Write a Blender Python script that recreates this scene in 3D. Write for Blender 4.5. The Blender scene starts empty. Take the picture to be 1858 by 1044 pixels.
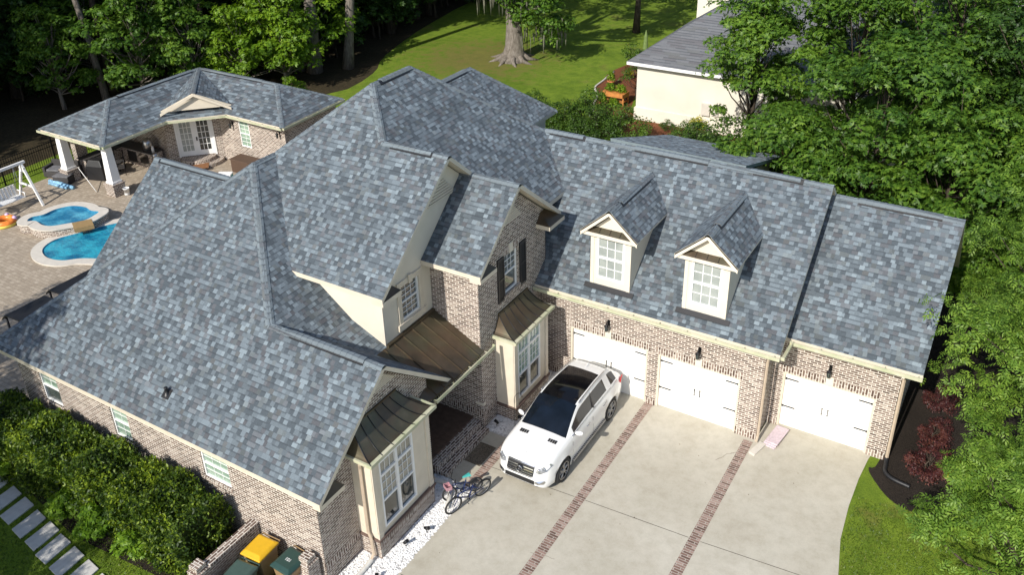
import bpy, bmesh, math, random
import numpy as np
from mathutils import Vector, Matrix
C = bpy.context.scene.collection
S = bpy.context.scene
PI = math.pi
# ------------------------------------------------------------------ camera, sky, sun, exposure
def setup_view():
    cam = bpy.data.cameras.new('camera'); co = bpy.data.objects.new('camera', cam); C.objects.link(co); S.camera = co
    pit, yaw, roll = math.radians(27.64), math.radians(-31.772), math.radians(-1.362)
    fw = Vector((math.sin(yaw)*math.cos(pit), math.cos(yaw)*math.cos(pit), -math.sin(pit)))
    rt = fw.cross(Vector((0,0,1))).normalized(); up = rt.cross(fw)
    r2 = math.cos(roll)*rt + math.sin(roll)*up; u2 = -math.sin(roll)*rt + math.cos(roll)*up
    m = Matrix((r2, u2, -fw)).transposed().to_4x4(); m.translation = Vector((8.572, -22.651, 19.281))
    co.matrix_world = m
    cam.sensor_width = 36; cam.sensor_fit = 'HORIZONTAL'; cam.lens = 36*1625.11/1858
    cam.shift_y = -106.84/1858; cam.clip_end = 600; cam.clip_start = .1
    S.render.resolution_x = 1024; S.render.resolution_y = 576
    L = Vector((.05, 1, -.74)).normalized()            # the way sunlight travels
    elev = math.asin(-L.z); az = math.atan2(-L.x, -L.y)    # azimuth of the sun from +Y, clockwise
    w = bpy.data.worlds.new('World'); S.world = w; w.use_nodes = True
    nt = w.node_tree; bg = nt.nodes['Background']
    sk = nt.nodes.new('ShaderNodeTexSky'); sk.sky_type = 'NISHITA'; sk.sun_disc = False
    sk.sun_elevation = elev; sk.sun_rotation = az
    nt.links.new(sk.outputs[0], bg.inputs[0]); bg.inputs[1].default_value = .15
    sl = bpy.data.lights.new('sun', 'SUN'); sl.energy = 4.8; sl.angle = math.radians(.5); sl.color = (1, .95, .86)
    so = bpy.data.objects.new('sun', sl); C.objects.link(so)
    so.rotation_euler = (-L).to_track_quat('Z', 'Y').to_euler(); so.location = (0, -40, 40)
    S.view_settings.view_transform = 'Standard'; S.view_settings.look = 'None'
    S.view_settings.exposure = .17; S.view_settings.gamma = 1
setup_view()
random.seed(7); RNG = np.random.default_rng(7)

# ------------------------------------------------------------------ material helpers
class NT:
    def __init__(s, name):
        s.m = bpy.data.materials.new(name); s.m.use_nodes = True; s.t = s.m.node_tree; s.b = s.t.nodes['Principled BSDF']
    def n(s, typ, **kw):
        nd = s.t.nodes.new('ShaderNode'+typ)
        for k, v in kw.items(): setattr(nd, k, v)
        return nd
    def l(s, a, b): s.t.links.new(a, b)
    def val(s, x, sock):
        if isinstance(x, (int, float)): sock.default_value = x
        elif isinstance(x, tuple): sock.default_value = x if len(x) != 3 or sock.type == 'VECTOR' else (*x, 1)
        else: s.l(x, sock)
    def math(s, op, a, b=0., c=None):
        nd = s.n('Math', operation=op); s.val(a, nd.inputs[0]); s.val(b, nd.inputs[1])
        if c is not None: s.val(c, nd.inputs[2])
        return nd.outputs[0]
    def mix(s, f, a, b, blend='MIX'):
        nd = s.n('Mix', data_type='RGBA', blend_type=blend); s.val(f, nd.inputs[0]); s.val(a, nd.inputs[6]); s.val(b, nd.inputs[7])
        return nd.outputs[2]
    def ramp(s, f, stops, interp='LINEAR'):
        nd = s.n('ValToRGB'); r = nd.color_ramp; r.interpolation = interp
        while len(r.elements) < len(stops): r.elements.new(.5)
        for e, (p, c) in zip(r.elements, stops): e.position = p; e.color = (*c, 1) if len(c) == 3 else c
        s.val(f, nd.inputs[0]); return nd.outputs[0]
    def noise(s, vec, scale, detail=4, rough=.55):
        nd = s.n('TexNoise'); nd.inputs['Scale'].default_value = scale; nd.inputs['Detail'].default_value = detail
        nd.inputs['Roughness'].default_value = rough
        if vec is not None: s.l(vec, nd.inputs['Vector'])
        return nd.outputs[0]
    def pos(s): return s.n('NewGeometry').outputs['Position']
    def obj(s): return s.n('TexCoord').outputs['Object']
    def uv(s): return s.n('TexCoord').outputs['UV']
    def bump(s, h, dist=.01, strength=1.):
        nd = s.n('Bump'); nd.inputs['Distance'].default_value = dist; nd.inputs['Strength'].default_value = strength
        s.l(h, nd.inputs['Height']); s.l(nd.outputs[0], s.b.inputs['Normal'])
    def out(s, col=None, rough=None, metal=None, spec=None):
        b = s.b
        if col is not None: s.val(col, b.inputs['Base Color'])
        if rough is not None: s.val(rough, b.inputs['Roughness'])
        if metal is not None: s.val(metal, b.inputs['Metallic'])
        if spec is not None: s.val(spec, b.inputs['Specular IOR Level'])
        return s.m
def plain(name, col, rough=.6, metal=0., var=.12, scale=6., bump=0., spec=.5, coat=0.):
    t = NT(name); n = t.noise(t.obj(), scale, 5)
    f = t.ramp(n, [(.3, tuple(c*(1-var) for c in col)), (.7, tuple(min(1, c*(1+var)) for c in col))])
    if bump: t.bump(t.noise(t.obj(), scale*8, 3), bump)
    if coat: t.b.inputs['Coat Weight'].default_value = coat; t.b.inputs['Coat Roughness'].default_value = .03
    return t.out(f, rough, metal, spec)
def sepxyz(t, v):
    nd = t.n('SeparateXYZ'); t.l(v, nd.inputs[0]); return nd.outputs
def combxyz(t, x, y, z=0.):
    nd = t.n('CombineXYZ'); t.val(x, nd.inputs[0]); t.val(y, nd.inputs[1]); t.val(z, nd.inputs[2]); return nd.outputs[0]

def m_shingle(name='roof_shingle', tones=None, w=.135, row=.143, light=1.):
    tones = tones or [(0,(.066,.080,.093)),(.20,(.090,.108,.124)),(.42,(.112,.135,.154)),(.64,(.136,.164,.187)),(.82,(.156,.189,.214)),(.94,(.188,.226,.253))]
    tones = [(p, tuple(c*light*1.13 for c in col)) for p, col in tones]
    t = NT(name); x, y, _ = sepxyz(t, t.uv())
    r = t.math('FLOOR', t.math('DIVIDE', y, row)); fr = t.math('FRACT', t.math('DIVIDE', y, row))
    W = t.math('ADD', t.math('DIVIDE', x, w), t.math('MULTIPLY', r, 17.371))
    v = t.n('TexVoronoi', voronoi_dimensions='1D'); t.l(W, v.inputs['W']); v.inputs['Scale'].default_value = 1; v.inputs['Randomness'].default_value = .85
    cr, cg, cb = sepxyz(t, v.outputs['Color'])
    big = t.noise(t.pos(), .45, 2)
    f = t.math('ADD', cr, t.math('MULTIPLY', t.math('SUBTRACT', big, .5), .35))
    col = t.ramp(f, tones, 'CONSTANT')
    col = t.mix(t.math('MULTIPLY', t.math('GREATER_THAN', cg, .82), .5), col, (.105*light, .098*light, .105*light))
    col = t.mix(t.math('MULTIPLY', t.math('GREATER_THAN', cb, .9), .35), col, (.12*light, .125*light, .115*light))
    col = t.mix(t.math('MULTIPLY', t.math('MULTIPLY', t.math('GREATER_THAN', fr, .76), t.math('LESS_THAN', cb, .62)), .55), col, (.045*light,.054*light,.064*light))  # dark granule band at each course's top, painting in the tab shadow
    g = t.noise(t.pos(), 70, 2, .8)
    col = t.mix(.55, col, t.ramp(g, [(.3, (.55,.55,.55)), (.7, (1.4,1.4,1.4))]), 'MULTIPLY')
    st = t.noise(t.pos(), 1.3, 5, .7)
    col = t.mix(.25, col, t.ramp(st, [(.35, (.75,.76,.78)), (.6, (1.1,1.1,1.08))]), 'MULTIPLY')
    h = t.math('ADD', t.math('MULTIPLY', t.math('SUBTRACT', 1., fr), .6), t.math('MULTIPLY', t.math('GREATER_THAN', cb, .45), .35))
    t.bump(h, .035, 1.)
    return t.out(col, .92, 0, .25)
def m_brick(name, cols, mortar, w=.215, h=.078, ms=.012, swap=False, light=1.):
    t = NT(name); x, y, _ = sepxyz(t, t.uv()); uv = combxyz(t, y, x) if swap else t.uv()
    # slight wobble so courses are not ruler straight
    b = t.n('TexBrick'); t.l(uv, b.inputs['Vector']); b.offset = .5
    for k, v in dict(Scale=1., **{'Mortar Size': ms, 'Mortar Smooth': .25, 'Bias': 0., 'Brick Width': w, 'Row Height': h}).items(): b.inputs[k].default_value = v
    b.inputs['Color1'].default_value = (0,0,0,1); b.inputs['Color2'].default_value = (1,1,1,1); b.inputs['Mortar'].default_value = (.5,.5,.5,1)
    f = t.math('ADD', sepxyz(t, b.outputs['Color'])[0], t.math('MULTIPLY', t.math('SUBTRACT', t.noise(t.pos(), 1.1, 3), .5), .5))
    col = t.ramp(f, cols)
    col = t.mix(.5, col, t.ramp(t.noise(t.pos(), 30, 3), [(.3,(.6,.6,.6)), (.7,(1.35,1.3,1.3))]), 'MULTIPLY')
    mo = t.mix(.5, mortar, t.ramp(t.noise(t.pos(), 3, 3), [(.3,(.75,.75,.75)),(.7,(1.15,1.15,1.15))]), 'MULTIPLY')
    col = t.mix(b.outputs['Fac'], col, mo)
    inv = t.math('SUBTRACT', 1., b.outputs['Fac']); t.bump(inv, .01, .8)
    return t.out(col, .88, 0, .3)
BR = [(0,(.080,.052,.040)),(.25,(.130,.088,.068)),(.5,(.180,.128,.102)),(.75,(.25,.19,.155)),(1,(.38,.32,.27))]
MORT = (.72,.67,.60)
M = {}
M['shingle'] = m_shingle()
M['shingle_old'] = m_shingle('old_grey_shingle', [(0,(.118,.121,.13)),(.35,(.126,.13,.14)),(.7,(.134,.138,.148))], .9, .19)
M['brick'] = m_brick('brick', BR, MORT)
M['soldier'] = m_brick('soldier_brick', BR, MORT, .24, .085, .012, swap=True)
M['paver_edge'] = m_brick('brick_paver_band', [(0,(.12,.07,.055)),(.5,(.24,.15,.12)),(1,(.36,.26,.22))], (.42,.38,.33), .33, .085, .012)
M['paver_edge_y'] = M['paver_edge']
M['patio'] = m_brick('patio_paver', [(0,(.31,.26,.20)),(.5,(.365,.31,.24)),(1,(.42,.36,.285))], (.27,.225,.175), .26, .17, .010)
M['stucco'] = plain('cream_stucco', (.66,.60,.50), .85, var=.05, scale=1.5, bump=.003)
M['cream'] = plain('cream_trim_paint', (.62,.555,.45), .5, var=.06, scale=3)
M['taupe'] = plain('taupe_downspout_paint', (.46,.37,.28), .45, var=.08)
M['white'] = plain('white_paint', (.80,.80,.79), .42, var=.03, scale=2)
M['white_door'] = plain('white_door_paint', (.82,.81,.78), .45, var=.03, scale=1.2)
M['black'] = plain('black_paint', (.014,.014,.016), .45)
M['blackmetal'] = plain('black_metal', (.02,.02,.022), .4, .6)
M['dark'] = plain('dark_void', (.012,.011,.011), .9)
M['charcoal'] = plain('charcoal_wicker', (.045,.042,.042), .7, var=.3, scale=30)
M['chrome'] = plain('chrome', (.62,.63,.65), .15, 1., var=.02)
M['silver'] = plain('silver_alloy', (.42,.42,.43), .28, .9, var=.04)
M['rubber'] = plain('rubber', (.018,.018,.019), .8)
M['brown_door'] = plain('dark_wood_door', (.05,.028,.018), .5)
M['sill'] = plain('brown_cast_sill', (.13,.085,.07), .8, var=.2)
M['terracotta'] = plain('terracotta', (.50,.17,.07), .8)
M['concrete_white'] = plain('white_concrete_coping', (.56,.52,.46), .8, var=.08, scale=4, bump=.004)
M['slab'] = plain('stepping_slab', (.50,.485,.46), .85, var=.1, scale=5, bump=.006)
def m_copper():
    t = NT('aged_copper'); n = t.noise(t.pos(), 1.1, 3, .5); n2 = t.noise(t.pos(), 3, 3)
    c = t.ramp(n, [(.25,(.075,.062,.046)),(.45,(.12,.09,.062)),(.6,(.115,.106,.072)),(.75,(.17,.14,.10))])
    c = t.mix(.35, c, t.ramp(n2, [(.3,(.6,.65,.6)),(.7,(1.3,1.2,1.15))]), 'MULTIPLY')
    return t.out(c, t.math('ADD', .30, t.math('MULTIPLY', n2, .2)), .65)
M['copper'] = m_copper()
def m_gutter():
    t = NT('pollen_stained_gutter'); n = t.noise(t.pos(), 2.2, 5, .65)
    return t.out(t.ramp(n, [(.3,(.36,.40,.24)),(.55,(.48,.47,.34)),(.75,(.60,.57,.45))]), .55)
M['gutter'] = m_gutter()
def m_glass(name, a, b, stripe=0., coat=.8):
    t = NT(name); n = t.noise(t.pos(), 1.8, 3)
    c = t.ramp(n, [(.35, a), (.65, b)])
    if stripe:
        z = sepxyz(t, t.pos())[2]; f = t.math('FRACT', t.math('MULTIPLY', z, 14.))
        c = t.mix(t.math('MULTIPLY', t.math('LESS_THAN', f, .28), stripe), c, tuple(x*.45 for x in b))
    t.b.inputs['Coat Weight'].default_value = coat; t.b.inputs['Coat Roughness'].default_value = .02
    return t.out(c, .08, 0, .6 if coat > .5 else .35)
M['glass'] = m_glass('window_glass_over_dark_room', (.012,.016,.018), (.04,.05,.05))
M['glass_blind'] = m_glass('window_glass_over_blinds', (.34,.31,.25), (.46,.43,.36), .5, coat=.3)
M['glass_pale'] = m_glass('window_glass_over_pale_blind', (.26,.29,.28), (.37,.40,.38), .2)
M['glass_green'] = m_glass('window_glass_green_tint', (.20,.30,.23), (.32,.43,.34), .12)
M['glass_lawn'] = m_glass('window_glass_grey', (.03,.045,.045), (.10,.12,.11))
M['car_glass'] = m_glass('car_window_glass', (.003,.005,.008), (.006,.010,.018), coat=.15)
M['pano'] = m_glass('panoramic_roof_glass', (.004,.004,.005), (.007,.007,.009), coat=.15)
M['car_paint'] = plain('white_car_paint', (.80,.80,.79), .25, var=.01, coat=1.)
def m_concrete():
    t = NT('driveway_concrete'); p = t.pos()
    n1 = t.noise(p, .45, 6, .6); n2 = t.noise(p, 2.6, 6, .7); n3 = t.noise(p, 40, 3, .7)
    c = t.ramp(n1, [(.3,(.40,.37,.30)),(.5,(.47,.44,.37)),(.7,(.53,.50,.43))])
    c = t.mix(.6, c, t.ramp(n2, [(.3,(.78,.76,.72)),(.55,(1,1,1)),(.75,(1.1,1.1,1.08))]), 'MULTIPLY')
    c = t.mix(.5, c, t.ramp(n3, [(.3,(.88,.88,.88)),(.7,(1.1,1.1,1.1))]), 'MULTIPLY')
    v = t.n('TexVoronoi', feature='DISTANCE_TO_EDGE'); v.inputs['Scale'].default_value = .28
    wob = t.n('Mix', data_type='VECTOR'); wob.inputs[0].default_value = .35; t.l(p, wob.inputs[4])
    nn = t.n('TexNoise'); nn.inputs['Scale'].default_value = .8; nn.inputs['Detail'].default_value = 6; t.l(p, nn.inputs['Vector']); t.l(nn.outputs['Color'], wob.inputs[5]); t.l(wob.outputs[1], v.inputs['Vector'])
    crack = t.math('MULTIPLY', t.math('LESS_THAN', v.outputs['Distance'], .0018), t.math('GREATER_THAN', n1, .60))
    c = t.mix(t.math('MULTIPLY', crack, .45), c, (.12,.10,.08))
    st = t.noise(p, .9, 3, .5)
    c = t.mix(.5, c, t.ramp(st, [(.42,(1,1,1)),(.58,(.88,.86,.83)),(.72,(.72,.69,.64))]), 'MULTIPLY')
    t.bump(n3, .002); return t.out(c, .85, 0, .3)
M['concrete'] = m_concrete()
def m_grass(name='lawn_grass', dry=.5, bright=1.):
    t = NT(name); p = t.pos(); n1 = t.noise(p, .16, 5, .6); n2 = t.noise(p, 1.4, 5, .7); n3 = t.noise(p, 22, 4, .75)
    g1, g2, g3 = (.095*bright,.165*bright,.012), (.145*bright,.225*bright,.022), (.25,.20,.07)
    c = t.ramp(n1, [(.3, g1), (.5, g2), (.5+.28*(1.2-dry), g2), (.8+.1*(1-dry), g3)])
    c = t.mix(.8, c, t.ramp(n2, [(.3,(.55,.62,.5)),(.7,(1.4,1.25,1.2))]), 'MULTIPLY')
    n4 = t.noise(p, .38, 6, .7); c = t.mix(t.ramp(n4, [(.57,(0,0,0)),(.74,(.7,.7,.7))]), c, (.20,.145,.055))
    dv = t.n('VectorMath', operation='DISTANCE'); t.l(p, dv.inputs[0]); dv.inputs[1].default_value = (-26.5,30.5,0)
    df = t.math('SUBTRACT', t.math('ADD', 1., t.math('MULTIPLY', t.math('SUBTRACT', n2, .5), 3.2)), t.math('DIVIDE', dv.outputs['Value'], 6.)); df = t.math('MAXIMUM', t.math('MINIMUM', t.math('MULTIPLY', df, 1.0), .6), 0.)
    c = t.mix(df, c, (.17,.115,.05))
    c = t.mix(.8, c, t.ramp(n3, [(.25,(.42,.46,.4)),(.5,(1,1,1)),(.75,(1.55,1.5,1.3))]), 'MULTIPLY')
    t.bump(n3, .05, 1.); return t.out(c, .9, 0, .2)
M['grass'] = m_grass()
def m_ground(name, a, b, scale=8, extra=None):
    t = NT(name); p = t.pos(); n = t.noise(p, scale, 5, .75); n2 = t.noise(p, .6, 4)
    c = t.ramp(n, [(.3, a), (.65, b)])
    c = t.mix(.5, c, t.ramp(n2, [(.3,(.6,.6,.6)),(.7,(1.3,1.3,1.3))]), 'MULTIPLY')
    if extra: c = t.mix(t.math('GREATER_THAN', t.noise(p, 26, 3), .66), c, extra)
    t.bump(n, .04, 1.); return t.out(c, .95, 0, .15)
M['mulch'] = m_ground('dark_mulch', (.012,.010,.009), (.045,.035,.028), 25)
M['red_mulch'] = m_ground('red_brown_mulch', (.09,.03,.015), (.22,.085,.04), 18)
M['litter'] = m_ground('forest_leaf_litter', (.018,.016,.009), (.06,.045,.025), 5, (.05,.07,.015))
M['gravel_base'] = m_ground('white_gravel_bed', (.35,.34,.33), (.68,.67,.66), 30)
M['rock'] = plain('white_marble_stone', (.72,.71,.70), .7, var=.1, scale=8)
M['brown_rock'] = m_ground('brown_pebble_mat', (.02,.016,.012), (.25,.21,.16), 28)
def m_water(name, a, b):
    t = NT(name); p = t.pos(); n = t.noise(p, 1.1, 3); w = t.noise(p, 7, 4)
    t.bump(w, .05, .9); return t.out(t.ramp(n, [(.38, a), (.60, b)]), .04, 0, .5)
M['water'] = m_water('pool_water', (.006,.13,.25), (.03,.34,.47))
M['spa_water'] = m_water('spa_water', (.02,.16,.30), (.10,.40,.55))
def m_leaf(name, dark, mid, light, trans=.35, scale=.7):
    t = NT(name); g = t.n('NewGeometry'); rnd = g.outputs['Random Per Island']; n = t.noise(g.outputs['Position'], scale, 3)
    oi = t.n('ObjectInfo').outputs['Random']
    f = t.math('ADD', t.math('ADD', t.math('MULTIPLY', rnd, .42), t.math('MULTIPLY', n, .75)), t.math('MULTIPLY', t.math('SUBTRACT', oi, .5), .15))
    c = t.ramp(f, [(.28, dark), (.58, mid), (.88, light)])
    t.val(c, t.b.inputs['Base Color']); t.b.inputs['Roughness'].default_value = .5; t.b.inputs['Specular IOR Level'].default_value = .35
    tr = t.n('BsdfTranslucent'); t.l(t.mix(1., c, (1.2,1.25,.5), 'MULTIPLY'), tr.inputs[0])
    ms = t.n('MixShader'); ms.inputs[0].default_value = trans
    t.l(t.b.outputs[0], ms.inputs[1]); t.l(tr.outputs[0], ms.inputs[2]); t.l(ms.outputs[0], t.t.nodes['Material Output'].inputs[0])
    return t.m
M['leaf'] = m_leaf('sweetgum_leaves', (.026,.072,.010), (.078,.165,.017), (.18,.29,.032))
M['leaf_dark'] = m_leaf('dark_forest_leaves', (.014,.038,.008), (.034,.080,.013), (.07,.14,.018), .3)
M['leaf_lime'] = m_leaf('lime_leaves', (.06,.13,.008), (.13,.24,.012), (.25,.36,.022))
M['leaf_pecan'] = m_leaf('pecan_leaves', (.05,.11,.014), (.12,.22,.026), (.24,.36,.05), .35)
M['leaf_hedge'] = m_leaf('hedge_leaves', (.014,.034,.006), (.056,.105,.010), (.28,.37,.024), .3, 1.2)
M['leaf_shrub'] = m_leaf('shrub_leaves', (.025,.055,.008), (.06,.12,.014), (.12,.20,.02), .3)
M['leaf_red'] = m_leaf('red_shrub_leaves', (.022,.008,.009), (.065,.018,.020), (.13,.045,.03), .2, 2)
M['leaf_yellow'] = m_leaf('yellow_shrub_leaves', (.16,.17,.01), (.35,.33,.012), (.5,.46,.03), .3)
M['moss'] = plain('spanish_moss', (.12,.12,.085), .95, var=.3, scale=3)
def m_bark(name, a, b):
    t = NT(name); x, y, z = sepxyz(t, t.pos()); v = combxyz(t, x, y, t.math('MULTIPLY', z, .25)); n = t.noise(v, 9, 5, .7)
    t.bump(n, .04); return t.out(t.ramp(n, [(.3, a), (.7, b)]), .95, 0, .2)
M['bark'] = m_bark('grey_bark', (.09,.075,.06), (.26,.23,.20))
M['bark_dark'] = m_bark('dark_bark', (.03,.024,.018), (.10,.08,.06))

# ------------------------------------------------------------------ mesh builder
class MB:
    def __init__(s): s.v = []; s.f = []; s.mi = []; s.sm = []; s.mats = []
    def mat(s, m):
        m = M[m] if isinstance(m, str) else m
        if m not in s.mats: s.mats.append(m)
        return s.mats.index(m)
    def poly(s, pts, m, smooth=False):
        i = len(s.v); s.v += [tuple(p) for p in pts]; s.f.append(tuple(range(i, i+len(pts)))); s.mi.append(s.mat(m)); s.sm.append(smooth); return s
    def mesh(s, vs, fs, m, smooth=False):
        i = len(s.v); s.v += [tuple(p) for p in vs]; k = s.mat(m)
        for f in fs: s.f.append(tuple(i+a for a in f)); s.mi.append(k); s.sm.append(smooth)
        return s
    def box(s, x0, x1, y0, y1, z0, z1, m):
        if x0 > x1: x0, x1 = x1, x0
        if y0 > y1: y0, y1 = y1, y0
        if z0 > z1: z0, z1 = z1, z0
        v = [(x0,y0,z0),(x1,y0,z0),(x1,y1,z0),(x0,y1,z0),(x0,y0,z1),(x1,y0,z1),(x1,y1,z1),(x0,y1,z1)]
        return s.mesh(v, [(0,3,2,1),(4,5,6,7),(0,1,5,4),(1,2,6,5),(2,3,7,6),(3,0,4,7)], m)
    def obox(s, c, ax, ay, az, m):          # oriented box: centre and three half vectors
        c, ax, ay, az = map(Vector, (c, ax, ay, az)); v = []
        for k in (-1, 1):
            for a, b in ((-1,-1),(1,-1),(1,1),(-1,1)): v.append(c+a*ax+b*ay+k*az)
        return s.mesh(v, [(0,3,2,1),(4,5,6,7),(0,1,5,4),(1,2,6,5),(2,3,7,6),(3,0,4,7)], m)
    def slab(s, pts, th, mt, ms=None, mb=None):     # polygon (upward) with vertical thickness
        pts = [Vector(p) for p in pts]; n = Vector((0,0,0))
        for i in range(len(pts)): n += pts[i].cross(pts[(i+1) % len(pts)])
        if n.z < 0: pts.reverse()
        lo = [p-Vector((0,0,th)) for p in pts]; s.poly(pts, mt); s.poly(lo[::-1], mb or ms or mt)
        for i in range(len(pts)):
            j = (i+1) % len(pts); s.poly([pts[i], lo[i], lo[j], pts[j]], ms or mt)
        return s
    def tube(s, pts, rad, m, n=8, smooth=True, cap=True):
        pts = [Vector(p) for p in pts]; rad = [rad]*len(pts) if isinstance(rad, (int, float)) else rad
        rings = []; prev = None
        for i, p in enumerate(pts):
            d = (pts[min(i+1, len(pts)-1)]-pts[max(i-1, 0)])
            d = d.normalized() if d.length > 1e-9 else Vector((0,0,1))
            if prev is None: a = d.orthogonal().normalized()
            else: a = (prev-d*prev.dot(d)); a = a.normalized() if a.length > 1e-6 else d.orthogonal().normalized()
            prev = a; b = d.cross(a); rings.append([p+rad[i]*(math.cos(2*PI*k/n)*a+math.sin(2*PI*k/n)*b) for k in range(n)])
        vs = [v for r in rings for v in r]; fs = []
        for i in range(len(pts)-1):
            for k in range(n): fs.append((i*n+k, i*n+(k+1) % n, (i+1)*n+(k+1) % n, (i+1)*n+k))
        if cap: fs.append(tuple(range(n))[::-1]); fs.append(tuple((len(pts)-1)*n+k for k in range(n)))
        return s.mesh(vs, fs, m, smooth)
    def lathe(s, prof, m, c=(0,0,0), n=20, smooth=True, axis='Z'):
        vs = []; fs = []
        for r, z in prof:
            for k in range(n):
                a = 2*PI*k/n; x, y = r*math.cos(a), r*math.sin(a)
                vs.append((c[0]+x, c[1]+y, c[2]+z) if axis == 'Z' else ((c[0]+z, c[1]+x, c[2]+y) if axis == 'X' else (c[0]+x, c[1]+z, c[2]+y)))
        for i in range(len(prof)-1):
            for k in range(n): fs.append((i*n+k, i*n+(k+1) % n, (i+1)*n+(k+1) % n, (i+1)*n+k))
        return s.mesh(vs, fs, m, smooth)
    def torus(s, c, R, r, m, ax, n=28, k=8):
        ax = Vector(ax).normalized(); a = ax.orthogonal().normalized(); b = ax.cross(a); c = Vector(c); vs = []; fs = []
        for i in range(n):
            t = 2*PI*i/n; d = math.cos(t)*a+math.sin(t)*b
            for j in range(k):
                u = 2*PI*j/k; vs.append(c+d*(R+r*math.cos(u))+ax*(r*math.sin(u)))
        for i in range(n):
            for j in range(k): fs.append((i*k+j, ((i+1) % n)*k+j, ((i+1) % n)*k+(j+1) % k, i*k+(j+1) % k))
        return s.mesh(vs, fs, m, True)
    def build(s, name, parent=None, loc=None, bevel=0., uv=True, rotz=0.):
        me = bpy.data.meshes.new(name); me.from_pydata([tuple(v) for v in s.v], [], s.f)
        for m in s.mats: me.materials.append(m)
        me.polygons.foreach_set('material_index', s.mi); me.polygons.foreach_set('use_smooth', s.sm)
        if uv:
            l = me.uv_layers.new(name='UVMap'); me.update()
            for p in me.polygons:
                n = p.normal
                if abs(n.z) > .97: t, b = Vector((1,0,0)), Vector((0,1,0))
                else:
                    t = Vector((-n.y, n.x, 0)).normalized(); b = n.cross(t)
                for li in p.loop_indices:
                    co = me.vertices[me.loops[li].vertex_index].co; l.data[li].uv = (co.dot(t), co.dot(b))
        o = bpy.data.objects.new(name, me); C.objects.link(o)
        if parent: o.parent = parent
        if loc: o.location = loc
        o.rotation_euler.z = rotz
        if bevel:
            bv = o.modifiers.new('bevel', 'BEVEL'); bv.width = bevel; bv.segments = 2; bv.limit_method = 'ANGLE'
        return o
def tag(o, label=None, cat=None, group=None, kind=None):
    if label: o['label'] = label
    if cat: o['category'] = cat
    if group: o['group'] = group
    if kind: o['kind'] = kind
    return o
def thing(name, loc, label, cat, group=None, rotz=0., scale=None):
    o = bpy.data.objects.new(name, None); C.objects.link(o); o.location = loc; o.rotation_euler.z = rotz; o.empty_display_size = .3
    if scale: o.scale = scale
    return tag(o, label, cat, group)
def copy_tree(o, parent=None):
    c = o.copy(); C.objects.link(c); c.parent = parent
    for ch in list(o.children): copy_tree(ch, c)
    return c
def sheet(name, pts, z, m, kind='structure', th=0.):
    b = MB()
    if th: b.slab([(x, y, z) for x, y in pts], th, m)
    else:
        a = sum(pts[i][0]*pts[(i+1) % len(pts)][1]-pts[(i+1) % len(pts)][0]*pts[i][1] for i in range(len(pts)))
        b.poly([(x, y, z) for x, y in (pts if a > 0 else pts[::-1])], m)
    o = b.build(name); o['kind'] = kind; return o
def smoothloop(pts, n=6):
    out = []; N = len(pts)
    for i in range(N):
        p0, p1, p2, p3 = [Vector((*pts[(i+j-1) % N], 0)) for j in range(4)]
        for k in range(n):
            t = k/n; q = .5*((2*p1)+(-p0+p2)*t+(2*p0-5*p1+4*p2-p3)*t*t+(-p0+3*p1-3*p2+p3)*t**3); out.append((q.x, q.y))
    return out
# ------------------------------------------------------------------ the setting: ground sheets
sheet('lawn', [(-140,-70),(110,-70),(110,150),(-140,150)], 0, 'grass')
sheet('forest_floor', smoothloop([(-138,-60),(-60,-60),(-40,-20),(-38,-6),(-38.3,8),(-39,16),(-31.5,19),(-31.5,24),(-33.5,28),(-36,38),(-36,48),(-24,53),(-10,58),(20,62),(106,66),(106,148),(-138,148)], 3), .004, 'litter')
sheet('patio', [(-35.6,-13.5),(-24,-13.0),(-17,-10.2),(-14,-8),(-14,14),(-24,14),(-35.6,5)], .008, 'patio')
sheet('driveway', [(-3.16,.3),(3.45,.3),(3.45,1.3),(6.75,1.3)]+[(6.69,.82),(6.63,-.17),(6.63,-1.45),(6.72,-2.83),(6.96,-4.09),(7.5,-6),(8.6,-9),(10.2,-13),(12,-18),(13,-40),(-2,-40),(-2.6,-14),(-3.16,-9.96)], .012, 'concrete')
for x0, x1, y1 in ((-.36,-.06,.0), (3.10,3.40,-.15)):
    sheet('brick_band', [(x0,-30),(x1,-30),(x1,y1),(x0,y1)], .016, 'paver_edge')
sheet('brick_band', [(-3.46,-6.45),(-3.16,-6.45),(-3.16,-3.4),(-3.46,-3.4)], .016, 'paver_edge')
jb = MB()
for (a, b) in (((-3.15,-5.22),(-.38,-5.06)), ((-.04,-5.03),(3.08,-4.86)), ((3.42,-4.84),(6.96,-4.55)), ((-.04,-9.6),(3.08,-9.5)), ((-3.1,-9.9),(-.38,-9.8)), ((3.42,-9.3),(8.6,-9.1))):
    a, b = Vector((*a,0)), Vector((*b,0)); d = (b-a).normalized(); n = Vector((-d.y,d.x,0))*.007
    jb.poly([(p.x,p.y,.0165) for p in (a-n, b-n, b+n, a+n)], 'mulch')
o = jb.build('driveway_joint'); o['kind'] = 'structure'
sheet('gravel_bed', [(-4.55,-14.5),(-3.0,-14.5),(-3.17,-9.96),(-3.16,-6.45),(-3.46,-6.4),(-3.46,-6.25),(-4.55,-6.25)], .010, 'gravel_base')
sheet('gravel_bed', [(-4.4,-3.85),(-3.46,-3.85),(-3.46,-3.4),(-3.16,-3.4),(-3.16,.1),(-4.4,.1)], .010, 'gravel_base')
sheet('entry_walk', [(-4.2,-6.25),(-3.46,-6.25),(-3.46,-3.85),(-4.2,-3.85)], .014, 'concrete')
sheet('mulch_bed', smoothloop([(7.0,1.0),(6.78,.45),(7.11,-.1),(7.58,-.58),(8.12,-.78),(8.7,-.65),(9.3,-.2),(10.5,1),(11.5,4),(11.5,12),(7.0,12),(7.0,5)], 4), .008, 'mulch')
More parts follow.
